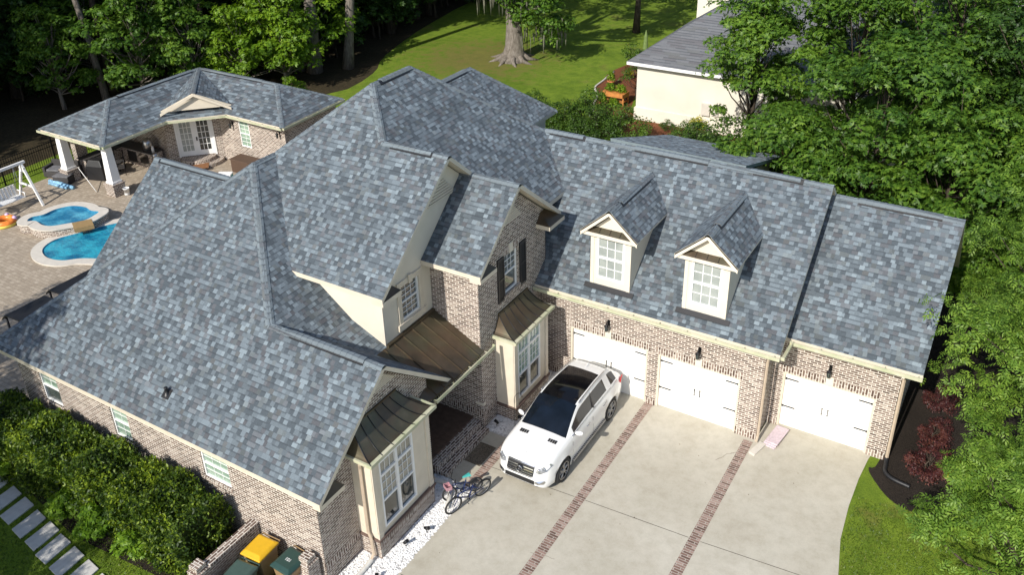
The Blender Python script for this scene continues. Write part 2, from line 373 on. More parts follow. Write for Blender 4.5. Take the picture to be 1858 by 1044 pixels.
sheet('mulch_bed', [(-17.3,-11.0),(-17.9,-12.4),(-15,-13.0),(-12,-13.5),(-8.2,-13.2),(-7.3,-12.8),(-7.2,-11.0)], .008, 'mulch')
sheet('garden_bed', smoothloop([(-16.9,32.5),(-16.6,30),(-16.3,28.4),(-15.5,27),(-14.8,25),(-13.6,23.2),(-11,21.5),(-6,20.8),(-1,21),(0,25),(-8,25),(-12,25.2),(-13,27),(-14.5,32),(-15.8,36)], 4), .006, 'red_mulch')
def ring(name, pts, w, z0, z1, m, side, parent=None):
    """coping: a band of width w outside the loop, with its outer wall down to z0"""
    b = MB(); N = len(pts); P = [Vector((*p,0)) for p in pts]
    ar = sum(P[i].x*P[(i+1)%N].y-P[(i+1)%N].x*P[i].y for i in range(N)); sg = 1 if ar > 0 else -1
    O = []
    for i in range(N):
        d = (P[(i+1)%N]-P[i-1]).normalized(); O.append(P[i]+sg*w*Vector((d.y,-d.x,0)))
    for i in range(N):
        j = (i+1)%N; a,b_,c,d = P[i],P[j],O[j],O[i]
        b.poly([(a.x,a.y,z1),(d.x,d.y,z1),(c.x,c.y,z1),(b_.x,b_.y,z1)][::sg], m)
        t0 = z1-.07
        b.poly([(d.x,d.y,t0),(c.x,c.y,t0),(c.x,c.y,z1),(d.x,d.y,z1)], m)
        ic, id_ = c-(c-b_)*.12, d-(d-a)*.12
        b.poly([(id_.x,id_.y,z0),(ic.x,ic.y,z0),(ic.x,ic.y,t0),(id_.x,id_.y,t0)], side)
        b.poly([(b_.x,b_.y,z0),(a.x,a.y,z0),(a.x,a.y,z1),(b_.x,b_.y,z1)], 'spa_water')
    return b.build(name, parent), [(p.x,p.y) for p in O]
# pool
pool = thing('swimming_pool', (0,0,0), 'blue kidney swimming pool with pale coping beside the roof edge', 'pool')
pw = smoothloop([(-28.35,-3.45),(-27.5,-3.85),(-26.6,-3.7),(-25.9,-3.1),(-24.6,-2.6),(-22.5,-2.4),(-21.4,-.6),(-22.2,1.4),(-24.4,2.1),(-26.3,1.3),(-27.6,-.2),(-28.2,-1.5),(-28.65,-2.6)], 6)
ring('coping', pw, .48, 0, .10, 'concrete_white', 'concrete_white', pool)
MB().poly([(x,y,.045) for x,y in (pw if sum(pw[i][0]*pw[(i+1)%len(pw)][1]-pw[(i+1)%len(pw)][0]*pw[i][1] for i in range(len(pw)))>0 else pw[::-1])], 'water').build('water', pool)
# spa: a raised four lobed basin
spa = thing('hot_tub', (0,0,0), 'raised cloverleaf stone spa with brick wall and pale coping', 'spa')
si = [(-31.0,-2.15),(-30.75,-1.7),(-30.75,-1.05),(-30.4,-.45),(-29.7,-.2),(-29.1,-.3),(-28.65,-.2),(-28.5,-.55),(-28.45,-1.1),(-28.85,-1.7),(-29.3,-2.25),(-29.8,-2.4),(-30.45,-2.3),(-30.8,-2.5)]
si = smoothloop(si, 5)
ring('coping', si, .46, 0, .48, 'concrete_white', 'brick', spa)
a = sum(si[i][0]*si[(i+1)%len(si)][1]-si[(i+1)%len(si)][0]*si[i][1] for i in range(len(si)))
MB().poly([(x,y,.36) for x,y in (si if a>0 else si[::-1])], 'spa_water').build('water', spa)
MB().obox((-28.15,-1.42,.40), (.33,-.17,0), (.22,.36,0), (0,0,.10), plain('tan_stone_spillway', (.30,.20,.09), .6)).build('spillway', spa)
# white gravel stones and brown pebbles
def stones(name, n, area, mat, r0, r1, z, kind='stuff'):
    vs = []; fs = []; base = [(1,0,0),(0,1,0),(-1,0,0),(0,-1,0),(0,0,1),(0,0,-.6)]; bf = [(0,1,4),(1,2,4),(2,3,4),(3,0,4)]
    for i in range(n):
        x, y = area(); r = random.uniform(r0, r1); a = random.random()*PI; k = len(vs)
        sx, sy, sz = random.uniform(.7,1.3), random.uniform(.6,1), random.uniform(.4,.8)
        for bx, by, bz in base[:5]:
            X, Y = bx*sx, by*sy; vs.append((x+r*(X*math.cos(a)-Y*math.sin(a)), y+r*(X*math.sin(a)+Y*math.cos(a)), z+r*bz*sz))
        fs += [tuple(k+q for q in f) for f in bf]
    o = MB().mesh(vs, fs, mat).build(name, uv=False); o['kind'] = kind; return o
def ga():
    while True:
        if random.random() < .75: x, y = random.uniform(-4.5,-3.14), random.uniform(-13.5,-6.3)
        else: x, y = random.uniform(-4.3,-3.3), random.uniform(-3.8,.0)
        if not (x < -3.83 and -9.75 < y < -7.2) and not (x < -3.6 and -3 < y < -.75): return x, y
stones('white_gravel', 9000, ga, 'rock', .022, .05, .012)
def grass_tufts(name, n, area, h0, h1, mat):
    vs = []; fs = []
    for i in range(n):
        x, y = area(); a = random.random()*PI*2; h = random.uniform(h0,h1); w = .018; k = len(vs); lx, ly = random.uniform(-.04,.04), random.uniform(-.04,.04)
        vs += [(x-w*math.cos(a), y-w*math.sin(a), .0), (x+w*math.cos(a), y+w*math.sin(a), .0), (x+lx, y+ly, h)]
        fs.append((k,k+1,k+2))
    o = MB().mesh(vs, fs, mat).build(name, uv=False); o['kind'] = 'stuff'; return o
M['blade'] = m_leaf('grass_blades', (.045,.085,.008), (.09,.15,.014), (.19,.21,.035), .3, .5)
def la():
    while True:
        x, y = random.uniform(-18,-4), random.uniform(-17,-12.6)
        if y > -12.6-(x+18)*.03: continue
        return x, y
grass_tufts('lawn_blades', 26000, la, .02, .06, 'blade')
def lb():
    while True:
        x, y = random.uniform(6.6,11), random.uniform(-6,.5)
        if x > 6.75+max(0,-y-2.8)*.2 and not (y > -.9 and x > 6.7): return x, y
grass_tufts('lawn_blades', 9000, lb, .02, .06, 'blade')
# stepping slabs along the side lawn
slabs = [(-15.9,-13.25),(-15.05,-13.62),(-14.3,-13.72),(-13.5,-13.86),(-12.75,-13.95),(-12.05,-14.08),(-11.3,-14.18),(-10.55,-14.28),(-9.8,-14.4)]
words = ['farthest back by the dark box','second from the left frame edge in shade','with the leaf shadow on it','in shade, middle of the shaded run','fifth, in shade','last shaded one','first sunlit one','second sunlit one','at the very bottom edge of the frame']
for i, (x, y) in enumerate(slabs):
    b = MB(); a = -.13+random.uniform(-.03,.03); c, s_ = math.cos(a), math.sin(a); hx, hy = .27, .43
    b.obox((0,0,.02), (hx*c,hx*s_,0), (-hy*s_*.3-.05,hy*c,0), (0,0,.028), 'slab')
    o = b.build('stepping_stone', loc=(x,y,0), bevel=.012)
    tag(o, 'pale rectangular stepping slab in the side lawn, '+words[i], 'stepping stone', 'stepping slabs in the side lawn')
# white clump of stone chips etc. on the drive

def fl():
    r = random.random()
    if r < .6: return random.uniform(-3,6.5), random.uniform(-12,.2)
    return random.uniform(-33,-22), random.uniform(-9,1)
vs = []; fs = []
for i in range(60):
    x, y = fl(); a = random.random()*6.28; L_ = random.uniform(.012,.03); k = len(vs); c, s_ = math.cos(a), math.sin(a)
    for u, v_ in ((-1,0),(0,-.5),(1,0),(0,.5)): vs.append((x+L_*(u*c-v_*s_), y+L_*(u*s_+v_*c), .022+random.uniform(0,.012)))
    fs.append((k,k+1,k+2,k+3))
o = MB().mesh(vs, fs, plain('dry_leaf', (.09,.055,.025), .9, var=.4)).build('fallen_leaves', uv=False); o['kind'] = 'stuff'
# ------------------------------------------------------------------ the main house
H = thing('brick_house', (0,0,0), 'large brick house with many grey shingled gables, dormers and three white garage doors', 'house')
V = Vector
def lb(b, O, d, u0, u1, w0, w1, z0, z1, m):      # box in wall coordinates: along the wall, outwards, up
    d = V((*d,0)); n = V((d.y,-d.x,0)); O = V((*O,0)); c = O+d*(u0+u1)/2+n*(w0+w1)/2+V((0,0,(z0+z1)/2))
    return b.obox(c, d*abs(u1-u0)/2, n*-abs(w1-w0)/2, V((0,0,abs(z1-z0)/2)), m)
def wall_holes(b, O, d, L, z0, z1, holes, m, depth=.12):
    d = V((*d,0)); n = V((d.y,-d.x,0)); O = V((*O,0)); P = lambda u, z, w=0: O+d*u+n*w+V((0,0,z))
    us = sorted({0, L, *[h[0] for h in holes], *[h[1] for h in holes]}); zs = sorted({z0, z1, *[h[2] for h in holes], *[h[3] for h in holes]})
    for i in range(len(us)-1):
        for j in range(len(zs)-1):
            cu, cz = (us[i]+us[i+1])/2, (zs[j]+zs[j+1])/2
            if any(h[0] < cu < h[1] and h[2] < cz < h[3] for h in holes): continue
            b.poly([P(us[i],zs[j]), P(us[i+1],zs[j]), P(us[i+1],zs[j+1]), P(us[i],zs[j+1])], m)
    for h in holes:
        a, c, e, f = h
        b.poly([P(a,e), P(a,e,-depth), P(a,f,-depth), P(a,f)][::-1], m); b.poly([P(c,e), P(c,e,-depth), P(c,f,-depth), P(c,f)], m)
        b.poly([P(a,f), P(c,f), P(c,f,-depth), P(a,f,-depth)][::-1], m); b.poly([P(a,e), P(c,e), P(c,e,-depth), P(a,e,-depth)], m)
def window(parent, O, d, u0, u1, z0, z1, cols=3, rows=(3,3), w=-.05, glass='glass', glass_low=None, fr=.05, name='window', grid=.02, rail=.05, arch=False):
    f = MB(); lb(f,O,d,u0,u0+fr,w-.03,w+.03,z0,z1,'white'); lb(f,O,d,u1-fr,u1,w-.03,w+.03,z0,z1,'white')
    lb(f,O,d,u0+fr,u1-fr,w-.03,w+.03,z0,z0+fr,'white'); lb(f,O,d,u0+fr,u1-fr,w-.03,w+.03,z1-fr,z1,'white')
    zm = (z0+z1)/2; lb(f,O,d,u0+fr,u1-fr,w-.025,w+.025,zm-rail/2,zm+rail/2,'white')
    for a, b_, r in ((z0+fr, zm-rail/2, rows[1]), (zm+rail/2, z1-fr, rows[0])):
        if not r: continue
        for i in range(1, cols): x = u0+fr+(u1-u0-2*fr)*i/cols; lb(f,O,d,x-grid/2,x+grid/2,w-.016,w-.008,a,b_,'white')
        for j in range(1, r): z = a+(b_-a)*j/r; lb(f,O,d,u0+fr,u1-fr,w-.013,w+.003,z-grid/2,z+grid/2,'white')
    o = f.build(name, parent)
    g = MB(); lb(g,O,d,u0+fr,u1-fr,w-.028,w-.018,zm,z1-fr,glass); lb(g,O,d,u0+fr,u1-fr,w-.028,w-.018,z0+fr,zm,glass_low or glass)
    g.build('pane', o if parent is H else parent); return o
def soldier(b, O, d, u0, u1, z0, z1, key=True):   # course of upright bricks over an opening, with a keystone
    lb(b,O,d,u0,u1,-.02,.012,z0,z1,'soldier')
    if key: m = (u0+u1)/2; lb(b,O,d,m-.11,m+.11,-.02,.03,z0+.002,z1+.06,'stucco')
e_ = -.0
# ---- brick walls
w = MB()
wall_holes(w, (-17.1,-11.12), (1,0), 12.55, 0, 2.96, [(1.08,1.97,1.68,2.86),(4.5,5.26,1.68,2.84),(8.33,9.38,1.85,2.84)], 'brick')
for a, c, e in ((1.08,1.97,1.68),(4.5,5.26,1.68),(8.33,9.38,1.85)): lb(w,(-17.1,-11.12),(1,0),a-.05,c+.05,-.1,.045,e-.09,e,'soldier')
w.poly([(-17.1,5,0),(-17.1,-11.12,0),(-17.1,-11.12,2.96),(-17.1,5,2.96)], 'brick')
# front gable end with the bay
w.poly([(-4.55,-11.12,0),(-4.55,-6.35,0),(-4.55,-6.35,3.62),(-4.55,-8.35,5.22),(-4.55,-11.12,2.94)], 'brick')
w.poly([(-4.55,-6.35,0),(-6.4,-6.35,0),(-6.4,-6.35,3.62),(-4.55,-6.35,3.62)], 'brick')
for y0, y1, z in ((-11.12,-9.72,.62),(-7.28,-6.35,.62)): lb(w,(-4.55,y0),(0,1),0,y1-y0,-.02,.014,z-.13,z+.12,'soldier')
# entry recess
w.poly([(-6.3,-6.35,0),(-6.3,-3.8,0),(-6.3,-3.8,3.3),(-6.3,-6.35,3.3)], 'brick')
# two storey brick gable
w.poly([(-6.3,-3.8,0),(-4.35,-3.8,0),(-4.35,-3.8,5.98),(-6.3,-3.8,5.98)], 'brick')
wall_holes(w, (-4.35,-3.8), (0,1), 4.1, 0, 5.98, [(1.52,2.27,4.31,5.68)], 'brick')
w.poly([(-4.35,-3.8,5.98),(-4.35,.3,5.98),(-4.35,.3,6.15),(-4.35,-1.88,7.88),(-4.35,-3.8,6.2)], 'brick')
w.poly([(-4.35,.3,2.5),(-6.5,.3,2.5),(-6.5,.3,6.1),(-4.35,.3,6.1)], 'brick')
lb(w,(-4.35,-3.8),(0,1),1.40,2.39,-.02,.05,4.20,4.31,'soldier'); soldier(w,(-4.35,-3.8),(0,1),1.42,2.37,5.68,5.95)
lb(w,(-4.35,-3.8),(0,1),0,4.1,-.02,.013,.48,.74,'soldier'); lb(w,(-6.3,-3.8),(1,0),0,1.95,-.02,.013,.48,.74,'soldier')
lb(w,(-4.35,-3.8),(0,1),-.012,.12,-.02,.03,.93,1.03,'stucco'); lb(w,(-4.35,-3.8),(1,0),-.24,-.0,-.02,.03,.93,1.03,'stucco')
# garage walls
wall_holes(w, (-4.35,0), (1,0), 7.78, 0, 3.62, [(1.15,3.99,0,2.15),(4.35,7.09,0,2.13)], 'brick', .14)
wall_holes(w, (3.43,1.05), (1,0), 3.67, 0, 3.66, [(.34,3.12,0,2.13)], 'brick', .14)
w.poly([(3.43,0,0),(3.43,1.05,0),(3.43,1.05,3.7),(3.43,0,3.7)], 'brick')
w.poly([(3.5,-.1,3.45),(3.5,8.0,3.45),(3.5,3.733,7.3)], 'brick')
w.poly([(7.1,1.05,0),(7.1,7.4,0),(7.1,7.4,3.7),(7.1,4.22,6.8),(7.1,1.05,3.7)], 'brick')
w.poly([(-4.35,7.8,0),(-12,7.8,0),(-12,7.8,3.5),(-4.35,7.8,3.5)], 'brick'); w.poly([(7.1,7.6,0),(-4.35,7.6,0),(-4.35,7.6,3.5),(7.1,7.6,3.5)], 'brick')
soldier(w,(-4.35,0),(1,0),1.07,4.07,2.15,2.40); soldier(w,(-4.35,0),(1,0),4.27,7.17,2.13,2.38); soldier(w,(3.43,1.05),(1,0),.26,3.20,2.13,2.38)
for a, c in ((0,1.15),(3.99,4.35),(7.09,7.78)): lb(w,(-4.35,0),(1,0),a,c-.002,-.02,.016,.0,.26,'soldier')
for a, c in ((0.0,.34),(3.12,3.67)): lb(w,(3.43,1.05),(1,0),a,c,-.02,.016,.0,.26,'soldier')
# upper hidden sides
w.poly([(-13.9,-6.1,3),(-13.9,5,3),(-13.9,5,6),(-13.9,-6.1,6)][::-1], 'brick')
w.build('brick_wall', H)
# ---- stucco walls
s = MB()
s.poly([(-9.6,-6.15,3.2),(-6.1,-6.15,3.2),(-6.1,-6.15,6.2),(-9.6,-6.15,6.2)], 'stucco')
wall_holes(s, (-6.1,-6.15), (0,1), 6.3, 3.2, 6.22, [(.85,1.72,4.47,5.66)], 'stucco', .08)
s.poly([(-6.1,-6.15,6.22),(-6.1,.15,6.22),(-6.1,-3.02,8.87)], 'stucco')
s.build('stucco_wall', H); s = MB()
s.poly([(-5.0,.3,3.5),(-5.0,5.0,3.5),(-5.0,5.0,6.1),(-5.0,.3,6.1)], 'stucco')
s.build('upper_wall', H); s = MB()
s.poly([(-9.1,5,3.5),(-9.1,8.8,3.5),(-9.1,8.8,6.0),(-9.1,5,6.0)], 'stucco')
s.build('upper_wall', H); s = MB()
s.poly([(-5.2,8,0),(-.6,8,0),(-.6,8,3.5),(-5.2,8,3.5)], 'stucco'); s.poly([(-.6,8,0),(-.6,13.5,0),(-.6,13.5,3.6),(-.6,8,5.1)], 'stucco')
s.build('rear_porch_wall', H); s = MB()
O, d = (-6.1,-6.15), (0,1)
for a in ((.68,.85,4.3,5.83),(1.72,1.89,4.3,5.83)): lb(s,O,d,a[0],a[1],0,.05,a[2],a[3],'cream')
lb(s,O,d,.60,1.97,0,.08,4.24,4.44,'cream'); lb(s,O,d,.85,1.72,0,.05,5.66,5.83,'cream'); lb(s,O,d,1.2,1.37,0,.09,5.64,5.9,'cream')
s.build('window_trim', H)
window(H, (-6.1,-6.15), (0,1), .85,1.72,4.47,5.66, 3,(3,3), -.04, 'glass_lawn')
window(H, (-17.1,-11.12), (1,0), 1.08,1.97,1.68,2.86, 2,(2,0), -.06, 'glass_green', 'glass_lawn')
window(H, (-17.1,-11.12), (1,0), 4.5,5.26,1.68,2.84, 2,(2,2), -.06, 'glass_green', grid=.013)
window(H, (-17.1,-11.12), (1,0), 8.33,9.38,1.85,2.84, 3,(2,2), -.06, 'glass_green', grid=.013)
window(H, (-4.35,-3.8), (0,1), 1.52,2.27,4.31,5.68, 3,(3,0), -.06, 'glass_lawn', 'glass')
# ---- shutters
for u0 in (1.08, 2.40):
    b = MB(); O, d = (-4.35,-3.8), (0,1); lb(b,O,d,u0,u0+.37,.0,.02,4.18,5.74,'black')
    for a, c in ((u0,u0+.05),(u0+.32,u0+.37)): lb(b,O,d,a,c,.02,.045,4.18,5.74,'black')
    for z in (4.18,4.93,5.66): lb(b,O,d,u0+.05,u0+.32,.02,.044,z,z+.08,'black')
    for k in range(18):
        z = 4.28+k*.078
        if abs(z-4.95) > .06: lb(b,O,d,u0+.05,u0+.32,.02,.036,z,z+.03,'black')
    b.build('shutter', H)
# ---- roofs (each plane a slab with cream fascia and soffit)
TH = .15
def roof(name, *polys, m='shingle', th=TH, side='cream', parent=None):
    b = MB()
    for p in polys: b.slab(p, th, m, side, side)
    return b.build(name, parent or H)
A, A2 = (-11.887,-4.915,8.29), (-11.887,-3.93,8.29)
TF, TBk = (-9.57,-1.602,10.268), (-9.57,.415,10.268)
xL = -18.34
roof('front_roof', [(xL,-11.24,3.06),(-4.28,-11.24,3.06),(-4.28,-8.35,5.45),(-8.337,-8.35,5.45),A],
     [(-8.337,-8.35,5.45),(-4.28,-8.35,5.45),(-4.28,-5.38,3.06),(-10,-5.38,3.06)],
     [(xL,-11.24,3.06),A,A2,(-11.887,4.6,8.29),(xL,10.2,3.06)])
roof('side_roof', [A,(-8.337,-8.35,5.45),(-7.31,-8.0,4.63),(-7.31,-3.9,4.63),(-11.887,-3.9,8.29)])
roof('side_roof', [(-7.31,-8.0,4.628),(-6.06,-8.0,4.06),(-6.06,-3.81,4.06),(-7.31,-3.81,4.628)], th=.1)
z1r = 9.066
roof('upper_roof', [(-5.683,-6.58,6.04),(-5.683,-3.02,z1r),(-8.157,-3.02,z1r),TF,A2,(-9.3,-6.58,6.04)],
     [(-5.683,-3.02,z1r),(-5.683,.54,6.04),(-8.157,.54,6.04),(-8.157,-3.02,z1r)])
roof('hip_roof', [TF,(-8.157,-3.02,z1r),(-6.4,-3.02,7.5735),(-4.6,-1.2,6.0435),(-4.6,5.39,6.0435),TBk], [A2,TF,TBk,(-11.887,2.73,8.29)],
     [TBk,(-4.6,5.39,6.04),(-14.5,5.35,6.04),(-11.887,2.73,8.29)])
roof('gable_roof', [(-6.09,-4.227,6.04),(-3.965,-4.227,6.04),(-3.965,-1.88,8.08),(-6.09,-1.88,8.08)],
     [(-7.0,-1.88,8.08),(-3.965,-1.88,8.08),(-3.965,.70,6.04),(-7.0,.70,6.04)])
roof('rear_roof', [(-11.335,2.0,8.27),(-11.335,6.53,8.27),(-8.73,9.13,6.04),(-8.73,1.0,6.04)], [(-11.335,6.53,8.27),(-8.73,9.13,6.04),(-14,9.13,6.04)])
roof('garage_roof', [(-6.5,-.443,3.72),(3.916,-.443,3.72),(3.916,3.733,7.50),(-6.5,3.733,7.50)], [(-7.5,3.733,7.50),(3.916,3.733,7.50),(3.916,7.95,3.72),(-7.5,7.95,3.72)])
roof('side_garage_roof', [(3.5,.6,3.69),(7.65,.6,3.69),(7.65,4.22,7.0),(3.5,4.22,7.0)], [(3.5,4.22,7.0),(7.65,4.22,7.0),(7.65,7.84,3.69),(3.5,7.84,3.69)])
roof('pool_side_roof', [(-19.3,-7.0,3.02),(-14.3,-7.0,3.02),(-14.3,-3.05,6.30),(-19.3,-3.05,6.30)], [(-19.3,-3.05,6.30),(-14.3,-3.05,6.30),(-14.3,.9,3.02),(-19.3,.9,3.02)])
MB().poly([(-18.95,-6.6,3),(-18.95,.5,3),(-18.95,-3.05,6.1)][::-1], 'stucco').poly([(-18.95,-6.6,0),(-17,-6.6,0),(-17,-6.6,3.1),(-18.95,-6.6,3.1)],'brick').poly([(-18.95,-6.6,0),(-18.95,.5,0),(-18.95,.5,3.0),(-18.95,-6.6,3.0)][::-1],'brick').build('gable_wall', H)
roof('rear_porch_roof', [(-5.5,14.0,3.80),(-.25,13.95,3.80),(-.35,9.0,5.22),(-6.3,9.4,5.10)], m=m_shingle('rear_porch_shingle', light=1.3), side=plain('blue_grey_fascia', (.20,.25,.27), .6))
# porch: standing seam metal
mr = MB(); P0, P1 = V((-6.06,0,4.075)), V((-4.22,0,3.12))
mr.slab([(-6.06,-6.9,4.075),(-4.22,-6.5,3.12),(-4.22,-3.81,3.12),(-6.06,-3.81,4.075)], .06, 'copper')
mr.slab([(-4.22,-6.5,3.122),(-4.52,-7.1,3.122),(-4.52,-6.5,3.32)], .03, 'copper')
dx = (P1-P0).normalized()
for y in (-4.1,-4.55,-5.0,-5.45,-5.9,-6.3):
    mr.obox((P0+P1)/2+V((0,y,.012)), dx*(P1-P0).length/2, (0,.012,0), (.02*.4,0,.02), 'copper')
lbx = mr.box(-6.09,-5.99,-6.15,-3.82,4.05,4.13,'copper')
mr.build('porch_roof', H)
# ---- copper bay window units
def bay(name, y0, y1, xw, xf, zb, zt, ztop, ry0, ry1, win, label, glass, glow, rx=None):
    b = MB()
    b.box(xw-.05, xf, y0, y1, 0, zb, 'brick'); b.build_later = None
    o = b.build('bay_window', H); tag(o, label)
    lw = MB(); lb(lw,(xf,y0),(0,1),.0,y1-y0,-.02,.014,zb-.24,zb-.02,'soldier'); lw.box(xw-.05,xf+.05,y0-.05,y1+.05,zb,zb+.07,'sill'); lw.build('sill', o)
    c = MB(); zc = zb+.07
    u0, u1, wz0, wz1 = win
    wall_holes(c, (xf-.03,y0), (0,1), y1-y0, zc, zt, [(u0-y0,u1-y0,wz0,wz1)], 'cream', .06)
    for yy, sg in ((y0,-1),(y1,1)):
        q = [(xw-.02,yy,zc),(xf-.03,yy,zc),(xf-.03,yy,zt),(xw-.02,yy,zt)]; c.poly(q if sg < 0 else q[::-1], 'cream')
    # corner pilasters and frieze
    for yy in (y0, y1-.16): c.box(xf-.04, xf+.015, yy-.012, yy+.172, zc, zc+.18, 'cream'); c.box(xf-.04, xf+.006, yy, yy+.16, zc+.18, zt-.1, 'cream')
    c.box(xw, xf+.06, y0-.05, y1+.05, zt-.12, zt-.0, 'cream')
    c.build('surround', o)
    # gutter ledge
    g = MB(); g.box(xw, xf+.18, y0-.18, y1+.18, zt, zt+.10, 'gutter'); g.build('gutter', o)
    # curved roof: profile swept, with mitred ends
    r = MB(); N = 9; X0, X1 = xf+.16, xw+.02; Z0, Z1 = zt+.09, ztop; rings = []
    for i in range(N+1):
        t = i/N; x = X0+(X1-X0)*t; z = Z0+(Z1-Z0)*(1-math.sqrt(max(0,1-t**2)))*1.0
        z = Z0+(Z1-Z0)*(t**1.9)
        ins = t*1.0; rings.append((x, z, y0-.16+(ry0-(y0-.16))*ins, y1+.16+(ry1-(y1+.16))*ins))
    for i in range(N):
        a, c2 = rings[i], rings[i+1]
        r.poly([(a[0],a[2],a[1]),(a[0],a[3],a[1]),(c2[0],c2[3],c2[1]),(c2[0],c2[2],c2[1])], 'copper', True)
        r.poly([(X1,a[2],a[1]),(a[0],a[2],a[1]),(c2[0],c2[2],c2[1]),(X1,c2[2],c2[1])], 'copper')
        r.poly([(X1,a[3],a[1]),(a[0],a[3],a[1]),(c2[0],c2[3],c2[1]),(X1,c2[3],c2[1])][::-1], 'copper')
    nseam = 6
    for k in range(nseam+1):
        f = k/nseam; pts = [(q[0]+.006, q[2]+(q[3]-q[2])*f, q[1]+.008) for q in rings]; r.tube(pts, .013, 'blackmetal' if 0 < k < nseam else 'blackmetal', 5)
    r.box(xw-.01, xw+.06, ry0-.03, ry1+.03, ztop-.01, ztop+.03, 'copper')
    r.build('bay_roof', o)
    # window: transom over two double hung sashes, two wide
    f = MB(); O = (xf-.03, 0); d = (0,1); W_ = -.03; um = (u0+u1)/2; tz = wz0+(wz1-wz0)*.78; zm = wz0+(wz1-wz0)*.40
    for a, c3 in ((u0,u0+.06),(um-.05,um+.05),(u1-.06,u1)): lb(f,O,d,a,c3,W_-.03,W_+.035,wz0,wz1,'white')
    for a, c3 in ((wz0,wz0+.06),(tz-.04,tz+.04),(wz1-.06,wz1)): lb(f,O,d,u0,u1,W_-.028,W_+.033,a,c3,'white')
    lb(f,O,d,u0,u1,W_-.025,W_+.028,zm-.03,zm+.03,'white')
    for (a, c3) in ((u0+.06,um-.05),(um+.05,u1-.06)):
        for i in (1,2): x = a+(c3-a)*i/3; lb(f,O,d,x-.008,x+.008,W_-.012,W_+.004,zm,wz1-.05,'white')
        for zz in (zm+(tz-zm)*.34, zm+(tz-zm)*.67): lb(f,O,d,a,c3,W_-.013,W_+.003,zz-.008,zz+.008,'white')
    f.build('window_frame', o)
    p = MB(); lb(p,O,d,u0,u1,W_-.03,W_-.02,zm,wz1,glass); lb(p,O,d,u0,u1,W_-.03,W_-.02,wz0,zm,glow); p.build('pane', o)
    return o
bay('bay', -9.73, -7.25, -4.55, -3.85, .64, 3.42, 4.18, -9.55, -7.75, (-9.42,-7.98,.88,3.16), 'front bay window with curved copper roof and closed blinds', 'glass_blind', 'glass')
bay('bay', -2.98, -.82, -4.35, -3.63, .48, 3.16, 3.84, -2.75, -.98, (-2.73,-1.30,.74,2.95), 'bay window with curved copper roof behind the parked car', 'glass_green', 'glass')
# ---- gable vents
for (x, yc, z0, wd, h) in ((-4.55,-8.35,4.62,.62,.5), (-6.1,-3.02,7.55,.7,.75), (-4.35,-1.88,6.75,.55,.6)):
    b = MB()
    N = 8
    for k in range(N):
        t = k/N; hw = wd*(1-t)*1.0; z = z0+h*t
        if hw > .05: b.box(x+.005, x+.05, yc-hw, yc+hw, z, z+h/N*.7, 'cream')
    b.poly([(x+.008,yc-wd,z0),(x+.008,yc+wd,z0),(x+.008,yc,z0+h)], 'taupe')
    b.build('gable_vent', H)
# ---- little return roofs at the gable feet
def ret(xw, xr, ya, sg, z, L=.95):
    ya += sg*.014; b = MB(); yb = ya+sg*L
    b.box(xw, xr+.02, ya, yb, z-.20, z-.06, 'cream')
    ym = ya+sg*.42; top = [(xr+.02,ya,z-.06),(xr+.02,yb,z-.06),(xw,yb-sg*.3,z+.26),(xw,ym,z+.26)]
    hip = [(xr+.02,yb,z-.06),(xw,yb,z-.06),(xw,yb-sg*.3,z+.26)]
    for q in (top, hip):
        a, c, e = map(V, q[:3]); b.poly(q if (c-a).cross(e-a).z > 0 else q[::-1], 'copper')
    b.poly([(xw,ya,z-.06),(xr+.02,ya,z-.06),(xw,ym,z+.26)], 'copper')
    b.build('eave_return', H)
ret(-4.55,-4.32,-11.24,1,3.0); ret(-6.1,-5.70,-6.58,1,5.98,.85); ret(-4.35,-3.98,-4.227,1,5.98,.9); ret(-4.35,-3.85,.70,-1,5.98,1.0)
# ---- ridge and hip caps
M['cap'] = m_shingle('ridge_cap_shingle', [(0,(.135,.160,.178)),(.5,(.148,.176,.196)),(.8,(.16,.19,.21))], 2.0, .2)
def caps(p0, p1, drop, drop2=None, vents=(), name='ridge_cap', parent=None, w=.13, side=0):
    p0, p1 = V(p0), V(p1); d = p1-p0; L = d.length; d.normalize(); h = V((-d.y,d.x,0)).normalized(); drop2 = drop if drop2 is None else drop2
    def seg(b, a, c, rise, ww, m, cap=False):
        q0, q1 = p0+d*a, p0+d*c; up = V((0,0,rise)); up2 = V((0,0,rise-.012))
        pr = [(-ww,-ww*drop,0),(-ww*.45,-ww*.45*drop+.012,0),(ww*.45,-ww*.45*drop2+.012,0),(ww,-ww*drop2,0)]
        A_ = [q0+h*x+V((0,0,z))+up for x, z, _ in pr]; B_ = [q1+h*x+V((0,0,z))+up2 for x, z, _ in pr]
        for i in range(3): b.poly([A_[i],A_[i+1],B_[i+1],B_[i]][::-1], m)
        b.poly(A_, m) ; b.poly([A_[0], B_[0], B_[0]-V((0,0,.05)), A_[0]-V((0,0,.05))], m); b.poly([A_[3]-V((0,0,.05)), B_[3]-V((0,0,.05)), B_[3], A_[3]], m)
    b = MB(); s = 0.; 
    while s < L-.02:
        inv = any(v0 <= s < v1 for v0, v1 in vents); seg(b, s, min(L, s+.215), .052 if inv else .024, w, 'cap'); s += .2
    o = b.build(name, parent or H)
    for v0, v1 in vents:
        c = MB(); seg(c, v0, min(v1,L), .030, w+.025, 'black'); c.build('ridge_vent', parent or H)
    return o
caps((-4.28,-8.35,5.45),(-8.337,-8.35,5.45),.8, vents=[(.6,3.2)])
caps((-8.30,-8.38,5.42),A,.57,.57); caps((xL,-11.24,3.06),A,.57); caps(A,A2,.82); caps(A2,TF,.6)
caps(TF,TBk,.85, vents=[(.25,1.8)]); caps((-8.157,-3.02,z1r),TF,.6,.6)
